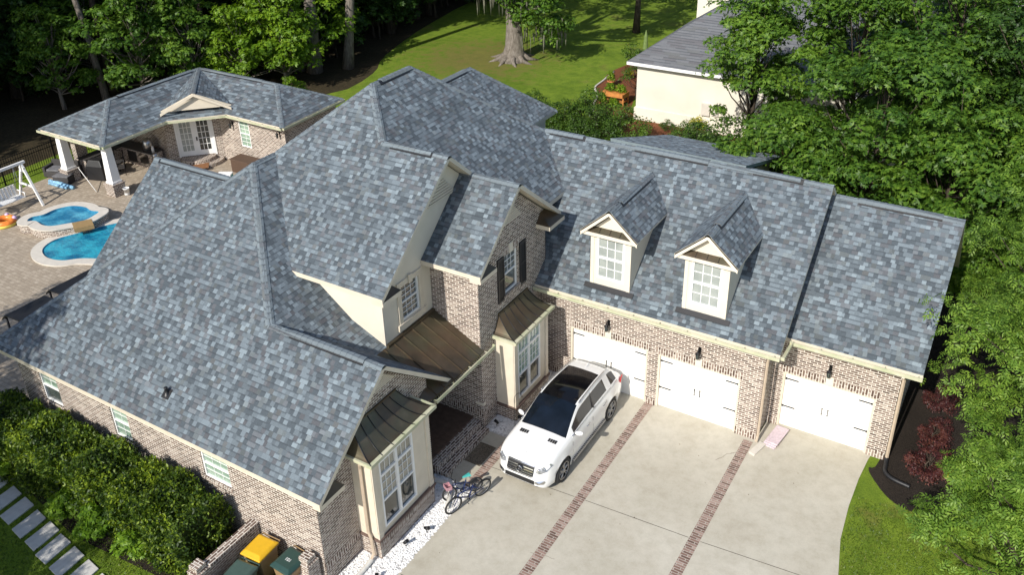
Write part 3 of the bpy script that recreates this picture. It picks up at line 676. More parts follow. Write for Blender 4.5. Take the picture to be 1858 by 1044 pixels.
caps((-5.683,-3.02,z1r),(-8.157,-3.02,z1r),.85, vents=[(.55,2.1)]); caps((-6.31,3.67,7.50),TBk,.6)
caps((-3.965,-1.88,8.08),(-7.0,-1.88,8.08),.82); caps((-11.335,3.0,8.27),(-11.335,6.53,8.27),.85, vents=[(.4,3.1)]); caps((-8.73,9.13,6.04),(-11.335,6.53,8.27),.6)
caps((3.916,3.733,7.5),(-6.3,3.733,7.5),.9, vents=[(.9,2.5),(4.0,6.6),(8.5,9.9)]); caps((7.65,4.22,7.0),(3.93,4.22,7.0),.9, vents=[(.6,3.0)])
caps((-19.3,-3.05,6.30),(-14.5,-3.05,6.30),.83, vents=[(.3,4)])
# ---- gutters
def gut(p0, p1, parent=None, h=.11, wd=.12, m='gutter'):
    p0, p1 = V(p0), V(p1); d = (p1-p0).normalized(); n = V((d.y,-d.x,0)); b = MB(); L = (p1-p0).length/2; c = (p0+p1)/2
    b.obox(c+n*(wd-.01), d*L, n*.012, V((0,0,h/2)), m); b.obox(c+n*wd/2-V((0,0,h/2)), d*L, n*wd/2, V((0,0,.008)), m)
    k = 0
    while k < 2*L: b.obox(p0+d*k+n*wd/2+V((0,0,h/2-.01)), d*.012, n*wd/2, V((0,0,.008)), m); k += .9
    b.obox(p0+n*wd/2, d*.006, n*wd/2, V((0,0,h/2)), m); b.obox(p1+n*wd/2, d*.006, n*wd/2, V((0,0,h/2)), m)
    return b.build('gutter', parent or H)
gut((-4.33,-.45,3.62),(3.93,-.45,3.62)); gut((3.93,-.45,3.62),(3.93,.5,3.62)); gut((3.95,.59,3.60),(7.66,.59,3.60)); gut((-4.20,-6.5,3.06),(-4.20,-3.35,3.06))
# ---- downspouts
def spout(pts, rr=.045): MB().tube(pts, rr, 'taupe', 6, False).build('downspout', H)
spout([(3.52,-.5,3.55),(3.52,-.1,3.25),(3.5,-.07,3.1),(3.5,-.07,.25),(3.5,-.2,.1)]); spout([(7.17,.55,3.5),(7.17,.95,3.2),(7.17,.98,3.0),(7.17,.98,.15)], .055)
spout([(-4.15,-6.52,3.0),(-4.42,-6.62,2.75),(-4.43,-6.62,.3),(-4.3,-6.62,.12)]); spout([(-4.1,-9.87,3.38),(-4.15,-9.82,3.2),(-4.15,-9.82,.95),(-4.05,-9.84,.75),(-4.0,-9.86,.25),(-4.02,-10.0,.1)])
# ---- garage doors
for O, u0, u1, h, g in (((-4.35,0),1.15,3.99,2.15,0),((-4.35,0),4.35,7.09,2.13,1),((3.43,1.05),.34,3.12,2.13,2)):
    d = (1,0); b = MB(); lb(b,O,d,u0+.07,u1-.07,-.16,-.11,.01,h-.06,'white_door')
    n = 4
    for j in range(1,n): z = h*j/n; lb(b,O,d,u0+.07,u1-.07,-.112,-.1095,z-.004,z+.004,'cream')
    um = (u0+u1)/2; lb(b,O,d,um-.004,um+.004,-.112,-.1093,.01,h-.06,'cream')
    dr = b.build('garage_door', H)
    f = MB(); lb(f,O,d,u0,u0+.07,-.14,-.02,0,h,'cream'); lb(f,O,d,u1-.07,u1,-.14,-.02,0,h,'cream'); lb(f,O,d,u0+.07,u1-.07,-.14,-.02,h-.07,h,'cream'); f.build('door_frame', dr)
    for a, c in ((u0+.10,u0+.48),(u1-.48,u1-.10)):
        for z in (h*.86, h*.36):
            q = MB(); lb(q,O,d,a,c,-.11,-.095,z-.018,z+.018,'blackmetal'); lb(q,O,d,(a if a < um else c)-.02,(a if a < um else c)+.02,-.108,-.09,z-.035,z+.035,'blackmetal'); q.build('strap_hinge', dr)
    for a in (um-.09, um+.09):
        q = MB(); lb(q,O,d,a-.009,a+.009,-.11,-.075,.88,1.10,'blackmetal'); lb(q,O,d,a-.018,a+.018,-.11,-.09,.86,.90,'blackmetal'); lb(q,O,d,a-.018,a+.018,-.11,-.09,1.08,1.12,'blackmetal'); q.build('door_handle', dr)
# ---- lanterns over the doors
def lantern(x, y, z, parent=None):
    b = MB(); b.box(x-.045,x+.045,y-.03,y,z-.06,z+.14,'blackmetal'); b.tube([(x,y-.03,z+.1),(x,y-.16,z+.16),(x,y-.2,z+.08)], .016, 'blackmetal', 6)
    b.lathe([(.02,.08),(.075,.02),(.08,0),(.065,-.01)], 'blackmetal', (x,y-.2,z), 8, False)
    for k in range(6):
        a = k*PI/3; b.tube([(x+.065*math.cos(a),y-.2+.065*math.sin(a),z),(x+.045*math.cos(a),y-.2+.045*math.sin(a),z-.18)], .007, 'blackmetal', 4)
    b.lathe([(.05,-.18),(.04,-.20),(.001,-.21)], 'blackmetal', (x,y-.2,z), 8, False)
    o = b.build('wall_lantern', parent or H); MB().lathe([(.058,-.005),(.04,-.175)], 'glass_lawn', (x,y-.2,z), 8, False).build('lamp_glass', o)
lantern(-1.78,0,2.72); lantern(1.37,0,2.72); lantern(5.13,1.05,2.72)
# ---- dormers
for xc, gl in ((-1.80,'glass_pale'),(1.37,'glass_pale')):
    b = MB(); x0, x1 = xc-.70, xc+.70; yb = 2.3
    wall_holes(b, (x0,.0), (1,0), 1.4, 4.06, 6.06, [(.22,1.18,4.36,5.90)], 'stucco', .07)
    b.poly([(x1,0,4.06),(x1,yb,6.06),(x1,0,6.06)], 'stucco'); b.poly([(x0,0,4.06),(x0,yb,6.06),(x0,0,6.06)][::-1], 'stucco')
    for a in (0, 1.28): lb(b,(x0,0),(1,0),a,a+.12,0,.02,4.10,5.98,'stucco')
    b.poly([(x0,.005,6.06),(x1,.005,6.06),(xc,.005,6.72)], 'stucco')
    dm = b.build('dormer', H); tag(dm, 'left dormer with pale blinds' if xc < 0 else 'right dormer with pale blinds')
    window(dm, (x0,0), (1,0), .22,1.18,4.36,5.90, 3,(2,2), -.02, gl, None, .07, 'window_frame', .022, .07)
    c = MB(); c.box(x0-.22, x1+.22, -.19, .02, 5.94, 6.06, 'stucco')
    for sg in (-1,1):   # raking fascia
        p, q = V((xc+sg*.97,-.22,6.10)), V((xc,-.22,6.97)); m_ = (p+q)/2; dd = (q-p)
        c.obox(m_-V((0,0,.10)), dd/2, (0,.02,0), (0,0,.085), 'stucco')
    c.build('fascia', dm)
    pr_ = MB(); pr_.slab([(x0-.2,-.18,6.06),(x1+.2,-.18,6.06),(x1+.05,.0,6.20),(x0-.05,.0,6.20)], .02, 'copper')
    for k in range(1,4): x = x0+1.4*k/4; pr_.tube([(x,-.17,6.08),(x,-.01,6.21)], .008, 'blackmetal', 4)
    pr_.build('pent_roof', dm)
    for sg, pts in ((-1, [(xc-.98,-.24,6.085),(xc,-.24,6.97),(xc,3.2,6.97),(xc-.98,2.25,6.085)]), (1, [(xc+.98,-.24,6.085),(xc,-.24,6.97),(xc,3.2,6.97),(xc+.98,2.25,6.085)])):
        roof('dormer_roof', pts, th=.06, parent=dm, side='cream')
    caps((xc,-.24,6.97),(xc,3.12,6.97),.88, vents=[(.7,2.85)], parent=dm, w=.13)
    f = MB(); sl = .906; a = V((0,1,sl)).normalized(); f.obox((xc,-.09,3.72+sl*.353+.025), (.86,0,0), a*.085, (0,-.014*sl,.014), 'black'); f.build('flashing', dm)
# roof vent pipe
b = MB(); z = 3.06+.827*(11.24-10.55); b.lathe([(.11,0),(.07,.06),(.045,.08),(.045,.20),(.055,.21),(.055,.24),(.001,.24)], 'black', (-10.5,-10.55,z-.02), 12); b.obox((-10.5,-10.55,z+.01), (.14,0,0), V((0,1,.827)).normalized()*.15, (0,-.005,.006), 'black'); b.build('vent_pipe', H)
# entry: steps, floor, door
b = MB(); b.box(-6.3,-4.75,-6.35,-3.8,0,.34,plain('porch_floor',(.10,.062,.042),.7,var=.3)); b.box(-4.75,-4.42,-6.30,-3.85,0,.30,'soldier'); b.box(-4.42,-4.10,-6.27,-3.88,0,.15,'soldier'); b.build('entry_steps', H)
b = MB(); b.box(-6.29,-6.24,-5.7,-4.6,.34,2.5,'brown_door'); lb(b,(-6.24,0),(0,1),-5.55,-4.75,0,.012,1.2,2.35,'glass'); b.build('front_door', H)
# ------------------------------------------------------------------ trees and plants
def rot_from(nrm, spin):
    """rotation matrices whose z axis is nrm (N,3), spun by spin"""
    n = nrm/np.linalg.norm(nrm, axis=1, keepdims=True); a = np.cross(n, np.array([.3,.2,.93])[None]); a /= np.linalg.norm(a, axis=1, keepdims=True)+1e-9
    b = np.cross(n, a); c, s = np.cos(spin)[:,None], np.sin(spin)[:,None]; u = a*c+b*s; v = -a*s+b*c
    return u, v, n
def lobe(L, W, ang, droop=.15):
    c, s = math.cos(ang), math.sin(ang); pts = [(0,0,0),(.45*L,-W/2,-.02*L),(L,0,-droop*L),(.45*L,W/2,-.02*L)]
    return [(x*c-y*s, x*s+y*c, z) for x, y, z in pts]
STAR = np.array([p for a in (-1.15,-.4,.4,1.15) for p in lobe(1,.42,a)])          # four lobed leaf
TRI = np.array([p for a in (-.9,0,.9) for p in lobe(1,.5,a)])
PINN = np.array([(x+ox, y+(.0 if a else 0), z-ox*.25) for ox, a, ln in ((.0,-1.0,.42),(.12,.95,.45),(.3,-.9,.5),(.42,.85,.5),(.62,-.7,.48),(.72,.7,.46),(.85,.0,.5)) for x, y, z in lobe(ln,.17,a,.3)])
OVAL = np.array(lobe(1,.55,0,.1))
def leaves_mesh(name, P, Nn, size, tmpl, mat, rng):
    N = len(P); k = len(tmpl); u, v, n = rot_from(Nn, rng.uniform(0, 2*PI, N)); sz = (size*rng.uniform(.7,1.25,N))[:,None,None]
    T = tmpl[None]*sz
    vs = P[:,None]+T[...,0:1]*u[:,None]+T[...,1:2]*v[:,None]+T[...,2:3]*n[:,None]
    vs = vs.reshape(-1,3).astype(np.float32); nf = N*k//4
    me = bpy.data.meshes.new(name); me.vertices.add(len(vs)); me.vertices.foreach_set('co', vs.ravel())
    me.loops.add(nf*4); me.loops.foreach_set('vertex_index', np.arange(nf*4, dtype=np.int32))
    me.polygons.add(nf); me.polygons.foreach_set('loop_start', np.arange(0,nf*4,4,dtype=np.int32)); me.polygons.foreach_set('loop_total', np.full(nf,4,dtype=np.int32))
    me.materials.append(M[mat]); me.update(calc_edges=True); return me
def clumps(rng, tips, r, n, flat=.55, up=.6):
    """leaves scattered on and just inside flattened blobs round each tip"""
    m = len(tips); c = np.repeat(tips, n, axis=0); rr = np.repeat(r, n)
    d = rng.normal(size=(m*n,3)); d /= np.linalg.norm(d, axis=1, keepdims=True); d[:,2] = np.where(rng.random(m*n) < .72, np.abs(d[:,2]), d[:,2])
    rad = rr*rng.uniform(.35,1.0,m*n)**.6*(1+.25*rng.normal(size=m*n)*.5)
    P = c+d*rad[:,None]*np.array([1,1,flat]); Nn = d*np.array([.7,.7,.8])+np.array([0,0,up])+rng.normal(size=(m*n,3))*.38
    return P, Nn
def grow(seed, h, cz, rx, rz, ntips, rclump, nleaf, size, tmpl, leaf, bark='bark_dark', trunk_r=.16, lean=(0,0), flat=.55, low=-.75, name='tree', hollow=.35, bare=0):
    """returns (crown mesh, trunk mesh) standing on the origin"""
    rng = np.random.default_rng(seed); rd = random.Random(seed)
    d = rng.normal(size=(ntips*3,3)); d /= np.linalg.norm(d, axis=1, keepdims=True); d = d[d[:,2] > low][:ntips]
    lump = 1+.22*np.sin(d[:,0]*3.1+seed)+.18*np.sin(d[:,1]*4.3+seed*2)+.15*np.sin(d[:,2]*5+seed*3)
    rad = rng.uniform(hollow,1,len(d))**.45*lump; ctr = np.array([lean[0],lean[1],cz])
    taper = 1-.35*np.clip(d[:,2],0,1)
    tips = ctr+d*rad[:,None]*np.array([rx,rx,rz])*np.stack([taper,taper,np.ones(len(d))],1)
    r = rclump*rng.uniform(.6,1.3,len(tips)); P, Nn = clumps(rng, tips, r, nleaf, flat)
    crown = leaves_mesh('crown', P, Nn, size, tmpl, leaf, rng)
    b = MB(); top = V((lean[0],lean[1],min(h*.92, cz+rz*.6))); base = V((0,0,-.1)); pts = []
    for i in range(7):
        t = i/6; p = base.lerp(top,t)+V((math.sin(t*5+seed)*.12,math.cos(t*4+seed)*.12,0))*(t*(1-t)*4); pts.append(p)
    b.tube(pts, [trunk_r*(1.35 if i == 0 else 1)*(1-.8*i/6) for i in range(7)], bark, 9)
    for tp in tips[:: max(1, len(tips)//(34+bare))]:
        tp = V(tp); f = min(.95, max(.25, (tp.z-rz*.55)/max(.1,top.z)))*rd.uniform(.75,1); s0 = base.lerp(top, f); mid = s0.lerp(tp,.55)+V((0,0,-.12*(tp-s0).length))
        rr = trunk_r*.42*(1-f*.6); b.tube([s0, mid, tp], [rr, rr*.55, .012], bark, 5)
    tm = b.build('trunk', uv=False); trunk = tm.data; bpy.data.objects.remove(tm); return crown, trunk
def plant_tree(name, meshes, loc, label, cat='tree', group=None, rotz=0., sc=1., tilt=None, parts=('crown','trunk')):
    t = thing(name, loc, label, cat, group, rotz, (sc,)*3 if isinstance(sc,(int,float)) else sc)
    if tilt: t.rotation_euler = (tilt[0], tilt[1], rotz)
    for n, me in zip(parts, meshes): o = bpy.data.objects.new(n, me); C.objects.link(o); o.parent = t
    return t
SG = dict(size=.165, tmpl=STAR, leaf='leaf')
# right hand sweetgums: each its own growth
gums = [
 ('narrow pale green sweetgum in front of the white neighbour wall', (-3.3,19.2), 11, dict(h=10.5,cz=6.6,rx=2.0,rz=4.1,ntips=105,rclump=.72,nleaf=92)),
 ('broad bright sweetgum nearest the rear edge of the garage roof', (3.4,14.6), 12, dict(h=10,cz=5.6,rx=3.7,rz=3.7,ntips=92,rclump=1.0,nleaf=150,hollow=.62)),
 ('bright sweetgum with spreading sprays right behind the garage ridge end', (6.6,12.6), 13, dict(h=9,cz=4.9,rx=3.2,rz=3.1,ntips=78,rclump=.95,nleaf=142,hollow=.62)),
 ('tall sweetgum reaching the top frame edge beside the grey neighbour roof', (1.2,20.8), 14, dict(h=12,cz=7.0,rx=3.3,rz=4.7,ntips=95,rclump=.95,nleaf=140,hollow=.62)),
 ('low spreading sweetgum over the dark shrubs below the neighbour house', (.3,14.2), 15, dict(h=6.5,cz=3.6,rx=2.8,rz=2.4,ntips=60,rclump=.9,nleaf=140,hollow=.6)),
 ('tall sweetgum in the upper middle of the right hand grove', (5.2,19.5), 16, dict(h=13,cz=7.4,rx=3.7,rz=4.8,ntips=98,rclump=1.0,nleaf=148,hollow=.62)),
]
for lab, (x, y), sd, kw in gums:
    plant_tree('sweetgum_tree', grow(sd, **kw, **SG), (x,y,0), lab, group='sweetgum trees behind the garages')
dk = grow(31, h=12, cz=7, rx=3.6, rz=4.6, ntips=150, rclump=.85, nleaf=72, size=.16, tmpl=TRI, leaf='leaf_dark', bare=20)
for (x, y, s_, lab) in ((9.6,18.5,1.,'dark small leaved tree in the top right corner of the picture'),(10.8,25,1.1,'dark tree half hidden at the far right top edge'),(6.0,27.5,1.05,'dark tree behind the tall sweetgums'),(13.5,14,.9,'dark tree at the right frame edge level with the garage ridge'),(-.5,29,.8,'dark tree rising behind the neighbour roof')):
    plant_tree('shade_tree', dk, (x,y,0), lab, rotz=x, sc=s_, group='dark trees at the right')
md = grow(32, h=8, cz=4.6, rx=2.7, rz=2.7, ntips=70, rclump=.9, nleaf=105, size=.17, tmpl=STAR, hollow=.6, leaf='leaf', bare=10)
for (x, y, s_, lab) in ((10.2,11.6,1.0,'rounded green tree at the right edge above the side garage roof'),(9.6,15.6,1.15,'round green tree between the grove and the right frame edge'),(8.9,8.6,.62,'small tree tight against the rear corner of the side garage')):
    plant_tree('round_tree', md, (x,y,0), lab, rotz=x*2, sc=s_, group='round green trees at the right')
pc = dict(tmpl=PINN, leaf='leaf_pecan', size=.25, flat=.6)
pec = [('large feathery leaved pecan beside the side garage corner', (11.6,5.6), 41, dict(h=10,cz=6.0,rx=2.9,rz=3.0,ntips=90,rclump=.85,nleaf=62,hollow=.6)),
       ('feathery pecan overhanging the red shrubs by the driveway', (11.4,1.2), 42, dict(h=8.6,cz=5.0,rx=2.65,rz=2.9,ntips=130,rclump=.7,nleaf=44)),
       ('lowest feathery pecan in the bottom right corner', (10.9,-3.0), 43, dict(h=6.4,cz=3.3,rx=2.3,rz=2.3,ntips=110,rclump=.62,nleaf=44))]
for lab, (x, y), sd, kw in pec:
    plant_tree('pecan_tree', grow(sd, **kw, **pc), (x,y,0), lab, group='pecan trees by the driveway')
# shrubs
def shrub(seed, r, h, n, nl, size, leaf, tmpl=OVAL, rcl=.3): return grow(seed, h=h*.8, cz=h*.5, rx=r, rz=h*.5, ntips=n, rclump=rcl, nleaf=nl, size=size, tmpl=tmpl, leaf=leaf, trunk_r=.05, low=-.6, flat=.8, hollow=.55)
sh = shrub(51, 1.5, 2.2, 90, 60, .12, 'leaf_shrub', rcl=.38); P2 = ('foliage','stem')
for (x, y, s_, lab) in ((-3.6,17.6,1.5,'large dark shrub under the narrow sweetgum'),(-1.0,18.0,1.5,'dark shrub right of the shrub under the narrow sweetgum'),(-5.8,18.9,1.05,'dark shrub touching the lower right of the white wall'),(-11.6,18.9,1.05,'rounded shrub behind the main roof, left of the orange mulch'),(-13.8,19.3,.95,'middle rounded shrub on the far lawn edge behind the roof'),(-15.9,19.6,1.0,'upright shrub at the left end of the row behind the roof'),(1.5,17.5,1.3,'dark shrub deep between the sweetgums'),(-12.9,20.6,1.15,'tall rounded shrub between the roof edge and the raised planter'),(-10.6,19.9,1.0,'rounded shrub right at the orange mulch, nearest the wall'),(-14.9,18.6,.9,'low shrub tucked against the rear roof corner'),(-6.9,20.6,.8,'low shrub left of the yellow shrub')):
    plant_tree('shrub', sh, (x,y,0), lab, 'shrub', 'shrubs behind the house', x*3, s_, parts=P2)
rs = shrub(52, .75, 1.0, 60, 60, .07, 'leaf_red', rcl=.2)
for (x, y, s_, lab) in ((8.35,.95,1.0,'maroon shrub in the mulch bed beside the black pipe'),(8.3,2.6,.75,'smaller maroon shrub behind the first one'),(8.2,4.4,.8,'maroon shrub in shade farther along the garage wall')):
    plant_tree('red_shrub', rs, (x,y,0), lab, 'shrub', 'maroon shrubs beside the garage', x*3, s_, parts=P2)
ys = shrub(53, .4, .8, 30, 40, .07, 'leaf_yellow', rcl=.18)
plant_tree('yellow_shrub', ys, (9.15,.9,0), 'bright yellow green shrub between the maroon shrub and the pecan', 'shrub', parts=P2)
plant_tree('yellow_shrub', ys, (-7.3,23.1,0), 'yellow shrub at the foot of the neighbour wall', 'shrub', parts=P2, sc=1.5)
plant_tree('small_shrub', sh, (-9.3,23.5,0), 'small green plant in the middle of the orange mulch', 'shrub', parts=P2, sc=.28)
cm = grow(54, h=3.4, cz=2.4, rx=1.15, rz=1.1, ntips=60, rclump=.35, nleaf=50, size=.12, tmpl=OVAL, leaf='leaf_shrub', trunk_r=.07)
plant_tree('crape_myrtle', cm, (-13.0,27.6,0), 'small dark ornamental tree at the left end of the neighbour wall')
# the long clipped hedge below the left wall: one planting of several bushes grown together
def hedge_block(seed, lx, ly, h, n):
    rng = np.random.default_rng(seed); P = []; Nn = []
    ar = np.array([lx*ly*1.25, lx*h*1.1, lx*h*.8, ly*h*.5, ly*h*.5]); k = rng.choice(5, n, p=ar/ar.sum()); u, v = rng.uniform(-.5,.5,n), rng.uniform(-.5,.5,n)
    for q in range(n):
        x, y, z, nn = {0:(u[q]*lx,v[q]*ly,h,(0,0,1)),1:(u[q]*lx,-ly/2,(v[q]+.5)*h,(0,-1,.5)),2:(u[q]*lx,ly/2,(v[q]+.5)*h,(0,1,.5)),3:(lx/2,u[q]*ly,(v[q]+.5)*h,(1,0,.5)),4:(-lx/2,u[q]*ly,(v[q]+.5)*h,(-1,0,.5))}[int(k[q])]
        edge = max(0, (z/h-.75))*.35; x *= 1-edge; y *= 1-edge
        b_ = .09*math.sin(x*5+seed)+.08*math.sin(y*6+seed*2)+.07*math.sin(z*5+x*3)
        d = -abs(rng.normal())*.16+b_; P.append((x+nn[0]*d, y+nn[1]*d, max(.08, z+(d if nn[2] == 1 else 0)))); Nn.append(nn)
    P, Nn = np.array(P), np.array(Nn, float); Nn = Nn*.35+rng.normal(size=P.shape)*.75
    crown = leaves_mesh('foliage', P, Nn, .105, np.array(lobe(1,.5,0,.1)+lobe(.9,.45,1.9,.1)), 'leaf_hedge', rng)
    b = MB(); rd = random.Random(seed)
    for t_ in range(9): x, y = rd.uniform(-lx/2,lx/2)*.7, rd.uniform(-ly/2,ly/2)*.7; b.tube([(x*.4,y*.4,0),(x*.7,y*.7,h*.5),(x,y,h*.93)], [.03,.02,.006], 'bark_dark', 5)
    b.box(-lx*.40, lx*.40, -ly*.36, ly*.36, .15, h*.86, M['gap_shade']); o = b.build('stem', uv=False); me = o.data; bpy.data.objects.remove(o); return crown, me
M['gap_shade'] = m_leaf('hedge_gap_shade', (.006,.012,.003), (.012,.022,.004), (.02,.035,.006), .05, 9)  # near-black fill for the core box, painting the shade in the hedge gaps
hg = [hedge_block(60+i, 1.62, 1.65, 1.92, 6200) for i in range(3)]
hx = [(-16.45,-12.20,1.0,'at its left end by the house corner'),(-15.1,-12.25,1.02,'second from its left end'),(-13.75,-12.28,1.0,'just left of the middle window'),(-12.4,-12.30,1.04,'below the middle window'),(-11.05,-12.28,1.0,'right of the middle window'),(-9.75,-12.24,1.03,'left of the right hand window'),(-8.5,-12.18,1.0,'at its right end by the bin enclosure')]
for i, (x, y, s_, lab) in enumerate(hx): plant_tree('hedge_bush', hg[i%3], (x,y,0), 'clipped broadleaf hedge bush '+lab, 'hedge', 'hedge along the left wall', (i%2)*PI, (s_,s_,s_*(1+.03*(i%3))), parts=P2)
lm = shrub(57, .55, .9, 26, 34, .15, 'leaf_lime', STAR, .3)
for (x, y, s_, lab) in ((-12.6,-13.2,.75,'bright lime vine sprig growing over the hedge front'),(-11.2,-13.25,.8,'bright lime sweetgum sprout beside the sunlit slabs'),(-9.6,-13.15,.7,'small lime sprout low at the hedge foot'),(-15.9,-13.1,.7,'lime sprig at the shaded left end of the hedge')):
    plant_tree('vine_sprout', lm, (x,y,.3), lab, 'vine', 'lime sprouts along the hedge', x, s_, parts=P2)
# trees beside the pool house
lf = [grow(71, h=9, cz=4.9, rx=2.5, rz=3.2, ntips=95, rclump=.75, nleaf=62, size=.2, tmpl=STAR, leaf='leaf', bark='bark', trunk_r=.17, low=-.9),
      grow(72, h=7, cz=3.4, rx=2.4, rz=2.5, ntips=80, rclump=.75, nleaf=60, size=.19, tmpl=TRI, leaf='leaf_lime', bark='bark', trunk_r=.12, low=-.9)]
for (v, x, y, s_, lab) in ((0,-41.0,12.4,1.,'sunlit green tree behind the left end of the pool house roof'),(0,-44.6,9.0,.8,'half shaded green tree left of the slim leaning trunk'),(0,-47.5,13.5,1.0,'half shaded green tree in the top left corner'),(0,-38.8,15.0,.85,'sunlit green tree above the pool house ridge, right of the first'),(1,-36.6,17.0,.9,'lime green tree behind the pool house ridge peak'),(1,-34.7,18.9,1.0,'lime green tree left of the twin grey trunks'),(1,-36.4,20.6,1.35,'tall vine covered lime tree at the twin grey trunks'),(1,-31.2,15.8,.35,'small lime bush showing over the right end of the pool house roof')):
    plant_tree('woodland_edge_tree', lf[v], (x,y,0), lab, group='sunlit trees at the edge of the woods', rotz=x*1.3, sc=s_)
def bare_trunk(x, y, r, lean, label, h=20):
    b = MB(); pts = [(lean[0]*t*h, lean[1]*t*h+math.sin(t*6)*.15, t*h) for t in [i/10 for i in range(11)]]
    b.tube(pts, [r*(1.3-.0*i) if i == 0 else r*(1-.05*i) for i in range(11)], 'bark', 12)
    t = thing('forest_tree', (x,y,0), label, 'tree', 'grey trunks at the woods edge'); o = b.build('trunk', t, uv=False)
    c = bpy.data.objects.new('crown', fc[0][0]); C.objects.link(c); c.parent = t; c.location = (lean[0]*h, lean[1]*h, h*.2); c.scale = (.8,.8,.9)
fc = [grow(80+i, h=17, cz=13, rx=4.4, rz=4.6, ntips=120, rclump=1.15, nleaf=60, size=.27, tmpl=TRI, leaf='leaf_dark', bark='bark_dark', trunk_r=.27, low=-.8) for i in range(2)]
bare_trunk(-36.6,22.2,.42,(-.04,.0),'left one of the twin grey trunks behind the pool house'); bare_trunk(-35.4,22.4,.46,(.02,.01),'right and thicker one of the twin grey trunks')
bare_trunk(-33.9,24.2,.34,(.10,.05),'curved grey trunk standing alone right of the twin trunks'); bare_trunk(-43.6,11.4,.22,(-.13,-.02),'slim leaning grey trunk behind the left end of the pool house')
fr = random.Random(5); spots = []
def far_ok(x, y): 
    if x < -43.5 and -30 < y < 72: return True
    if y > 27 and x < -37: return True
    if y > 56 and x < 30 and y < 75: return True
    return False
while len(spots) < 120:
    x, y = fr.uniform(-74,30), fr.uniform(-30,75)
    if far_ok(x,y) and all((x-a)**2+(y-b)**2 > 3.2**2 for a, b in spots): spots.append((x,y))
spots += [(-38.5,27.5),(-36.9,33),(-37.5,39),(-35.5,46),(-40.5,22),(-44,17),(-41,18)]
for i, (x, y) in enumerate(spots):
    plant_tree('forest_tree', fc[i%2], (x,y,0), 'tall dark forest tree in the shaded woods beyond the pool house and lawn', group='forest trees in the woods', rotz=i*2.4, sc=(fr.uniform(.85,1.2),)*2+(fr.uniform(.9,1.25),))
sap = grow(91, h=6.5, cz=3.8, rx=2.1, rz=3.0, ntips=70, rclump=.85, nleaf=60, size=.24, tmpl=TRI, leaf='leaf_dark', bark='bark_dark', trunk_r=.09, low=-.9)
for i in range(70):
    while True:
        x, y = fr.uniform(-62,-42.5), fr.uniform(0,40)
        if i > 45: x, y = fr.uniform(-42,-36), fr.uniform(24,48)
        if (x < -44 or y > 17): break
    plant_tree('understory_tree', sap, (x,y,0), 'slender dark understory tree in the shaded woods', 'tree', 'understory of the woods', i*1.3, (fr.uniform(.8,1.2),)*3)
us = shrub(90, 2.0, 2.6, 70, 46, .2, 'leaf_dark', TRI, .6)
k = 0
while k < 90:
    x, y = fr.uniform(-66,20), fr.uniform(-6,68)
    if not ((x < -39.5 and y > -10) or (y > 26 and x < -34.5) or (y > 56)): continue
    if x > -45 and y < 16 and x > -42.5: continue
    plant_tree('understory_bush', us, (x,y,0), 'dark understory bush on the shaded forest floor', 'bush', 'understory of the woods', k*1.9, fr.uniform(.5,1.15), parts=P2); k += 1
# the oak with spanish moss
oak = thing('oak_tree', (-24.4,31.4,0), 'old oak with flared grey trunk and hanging moss on the sunny lawn', 'tree')
b = MB(); b.tube([(0,0,-.1),(.02,0,.35),(.03,.02,1.0),(0,.1,2.4),(-.15,.2,4.2),(-.5,.4,7.0),(-.9,.6,10)], [1.25,.85,.66,.56,.52,.44,.25], 'bark', 16)
for k in range(9):
    a = k*2*PI/9+.3; b.tube([(.45*math.cos(a),.45*math.sin(a),.45),(1.1*math.cos(a),1.1*math.sin(a),.12),(1.9*math.cos(a+.15),1.9*math.sin(a+.15),-.05)], [.30,.17,.05], 'bark', 7)
for tx in ((3.2,-.6,4.6),(2.4,1.2,6.0),(-3,-1,7),(4.5,2,8),(-4,3,9),(1,-4,8.5),(0,4,9),(5.5,-2,7.5)): b.tube([(0,.15,min(3.2+.3*abs(tx[0]),6)),(tx[0]*.5,tx[1]*.5,tx[2]*.82),tx], [.3,.2,.06], 'bark', 8)
b.build('trunk', oak, uv=False)
rng = np.random.default_rng(77)
t1 = np.array([(rng.uniform(.4,4.2), rng.uniform(-1.8,1.0), 0) for _ in range(36)]); t1[:,2] = 3.6+rng.uniform(-1.5,1.8,36)-.25*(t1[:,0]-2)
t2 = rng.normal(size=(150,3)); t2 /= np.linalg.norm(t2,axis=1,keepdims=True); t2 = t2*np.array([7.5,7.5,3])*rng.uniform(.4,1,(150,1))**.5+np.array([0,1,10])
t3 = np.array([(-1.3,-.8,5.6),(-.3,-1.4,5.7),(-2.2,-.6,6.0),(.6,-1.4,5.2),(-.8,-1.2,4.9),(-1.7,-.9,5.2),(.2,-1.3,4.6)])
tips = np.concatenate([t1,t2,t3]); P, Nn = clumps(rng, tips, np.full(len(tips),.9)*rng.uniform(.6,1.2,len(tips)), 80)
o = bpy.data.objects.new('crown', leaves_mesh('crown', P, Nn, .19, TRI, 'leaf', rng)); C.objects.link(o); o.parent = oak
b = MB()
for i in range(150):
    if i < 70: x, y, z = rng.uniform(1,4.2), rng.uniform(-1.5,1), 3.0+rng.uniform(-1,1)
    else: x, y, z = rng.uniform(-2.2,2.0), rng.uniform(-1.8,1.0), 5.2+rng.uniform(-1,.5)
    L = rng.uniform(.4,1.2); a = rng.uniform(0,PI); w_ = rng.uniform(.03,.10); dx_, dy_ = w_*math.cos(a), w_*math.sin(a)
    b.poly([(x-dx_,y-dy_,z),(x+dx_,y+dy_,z),(x+dx_*.5,y+dy_*.5+.03,z-L*.6),(x,y,z-L),(x-dx_*.6,y-dy_*.6,z-L*.5)], 'moss')
tag(b.build('spanish_moss', oak, uv=False), kind='stuff')
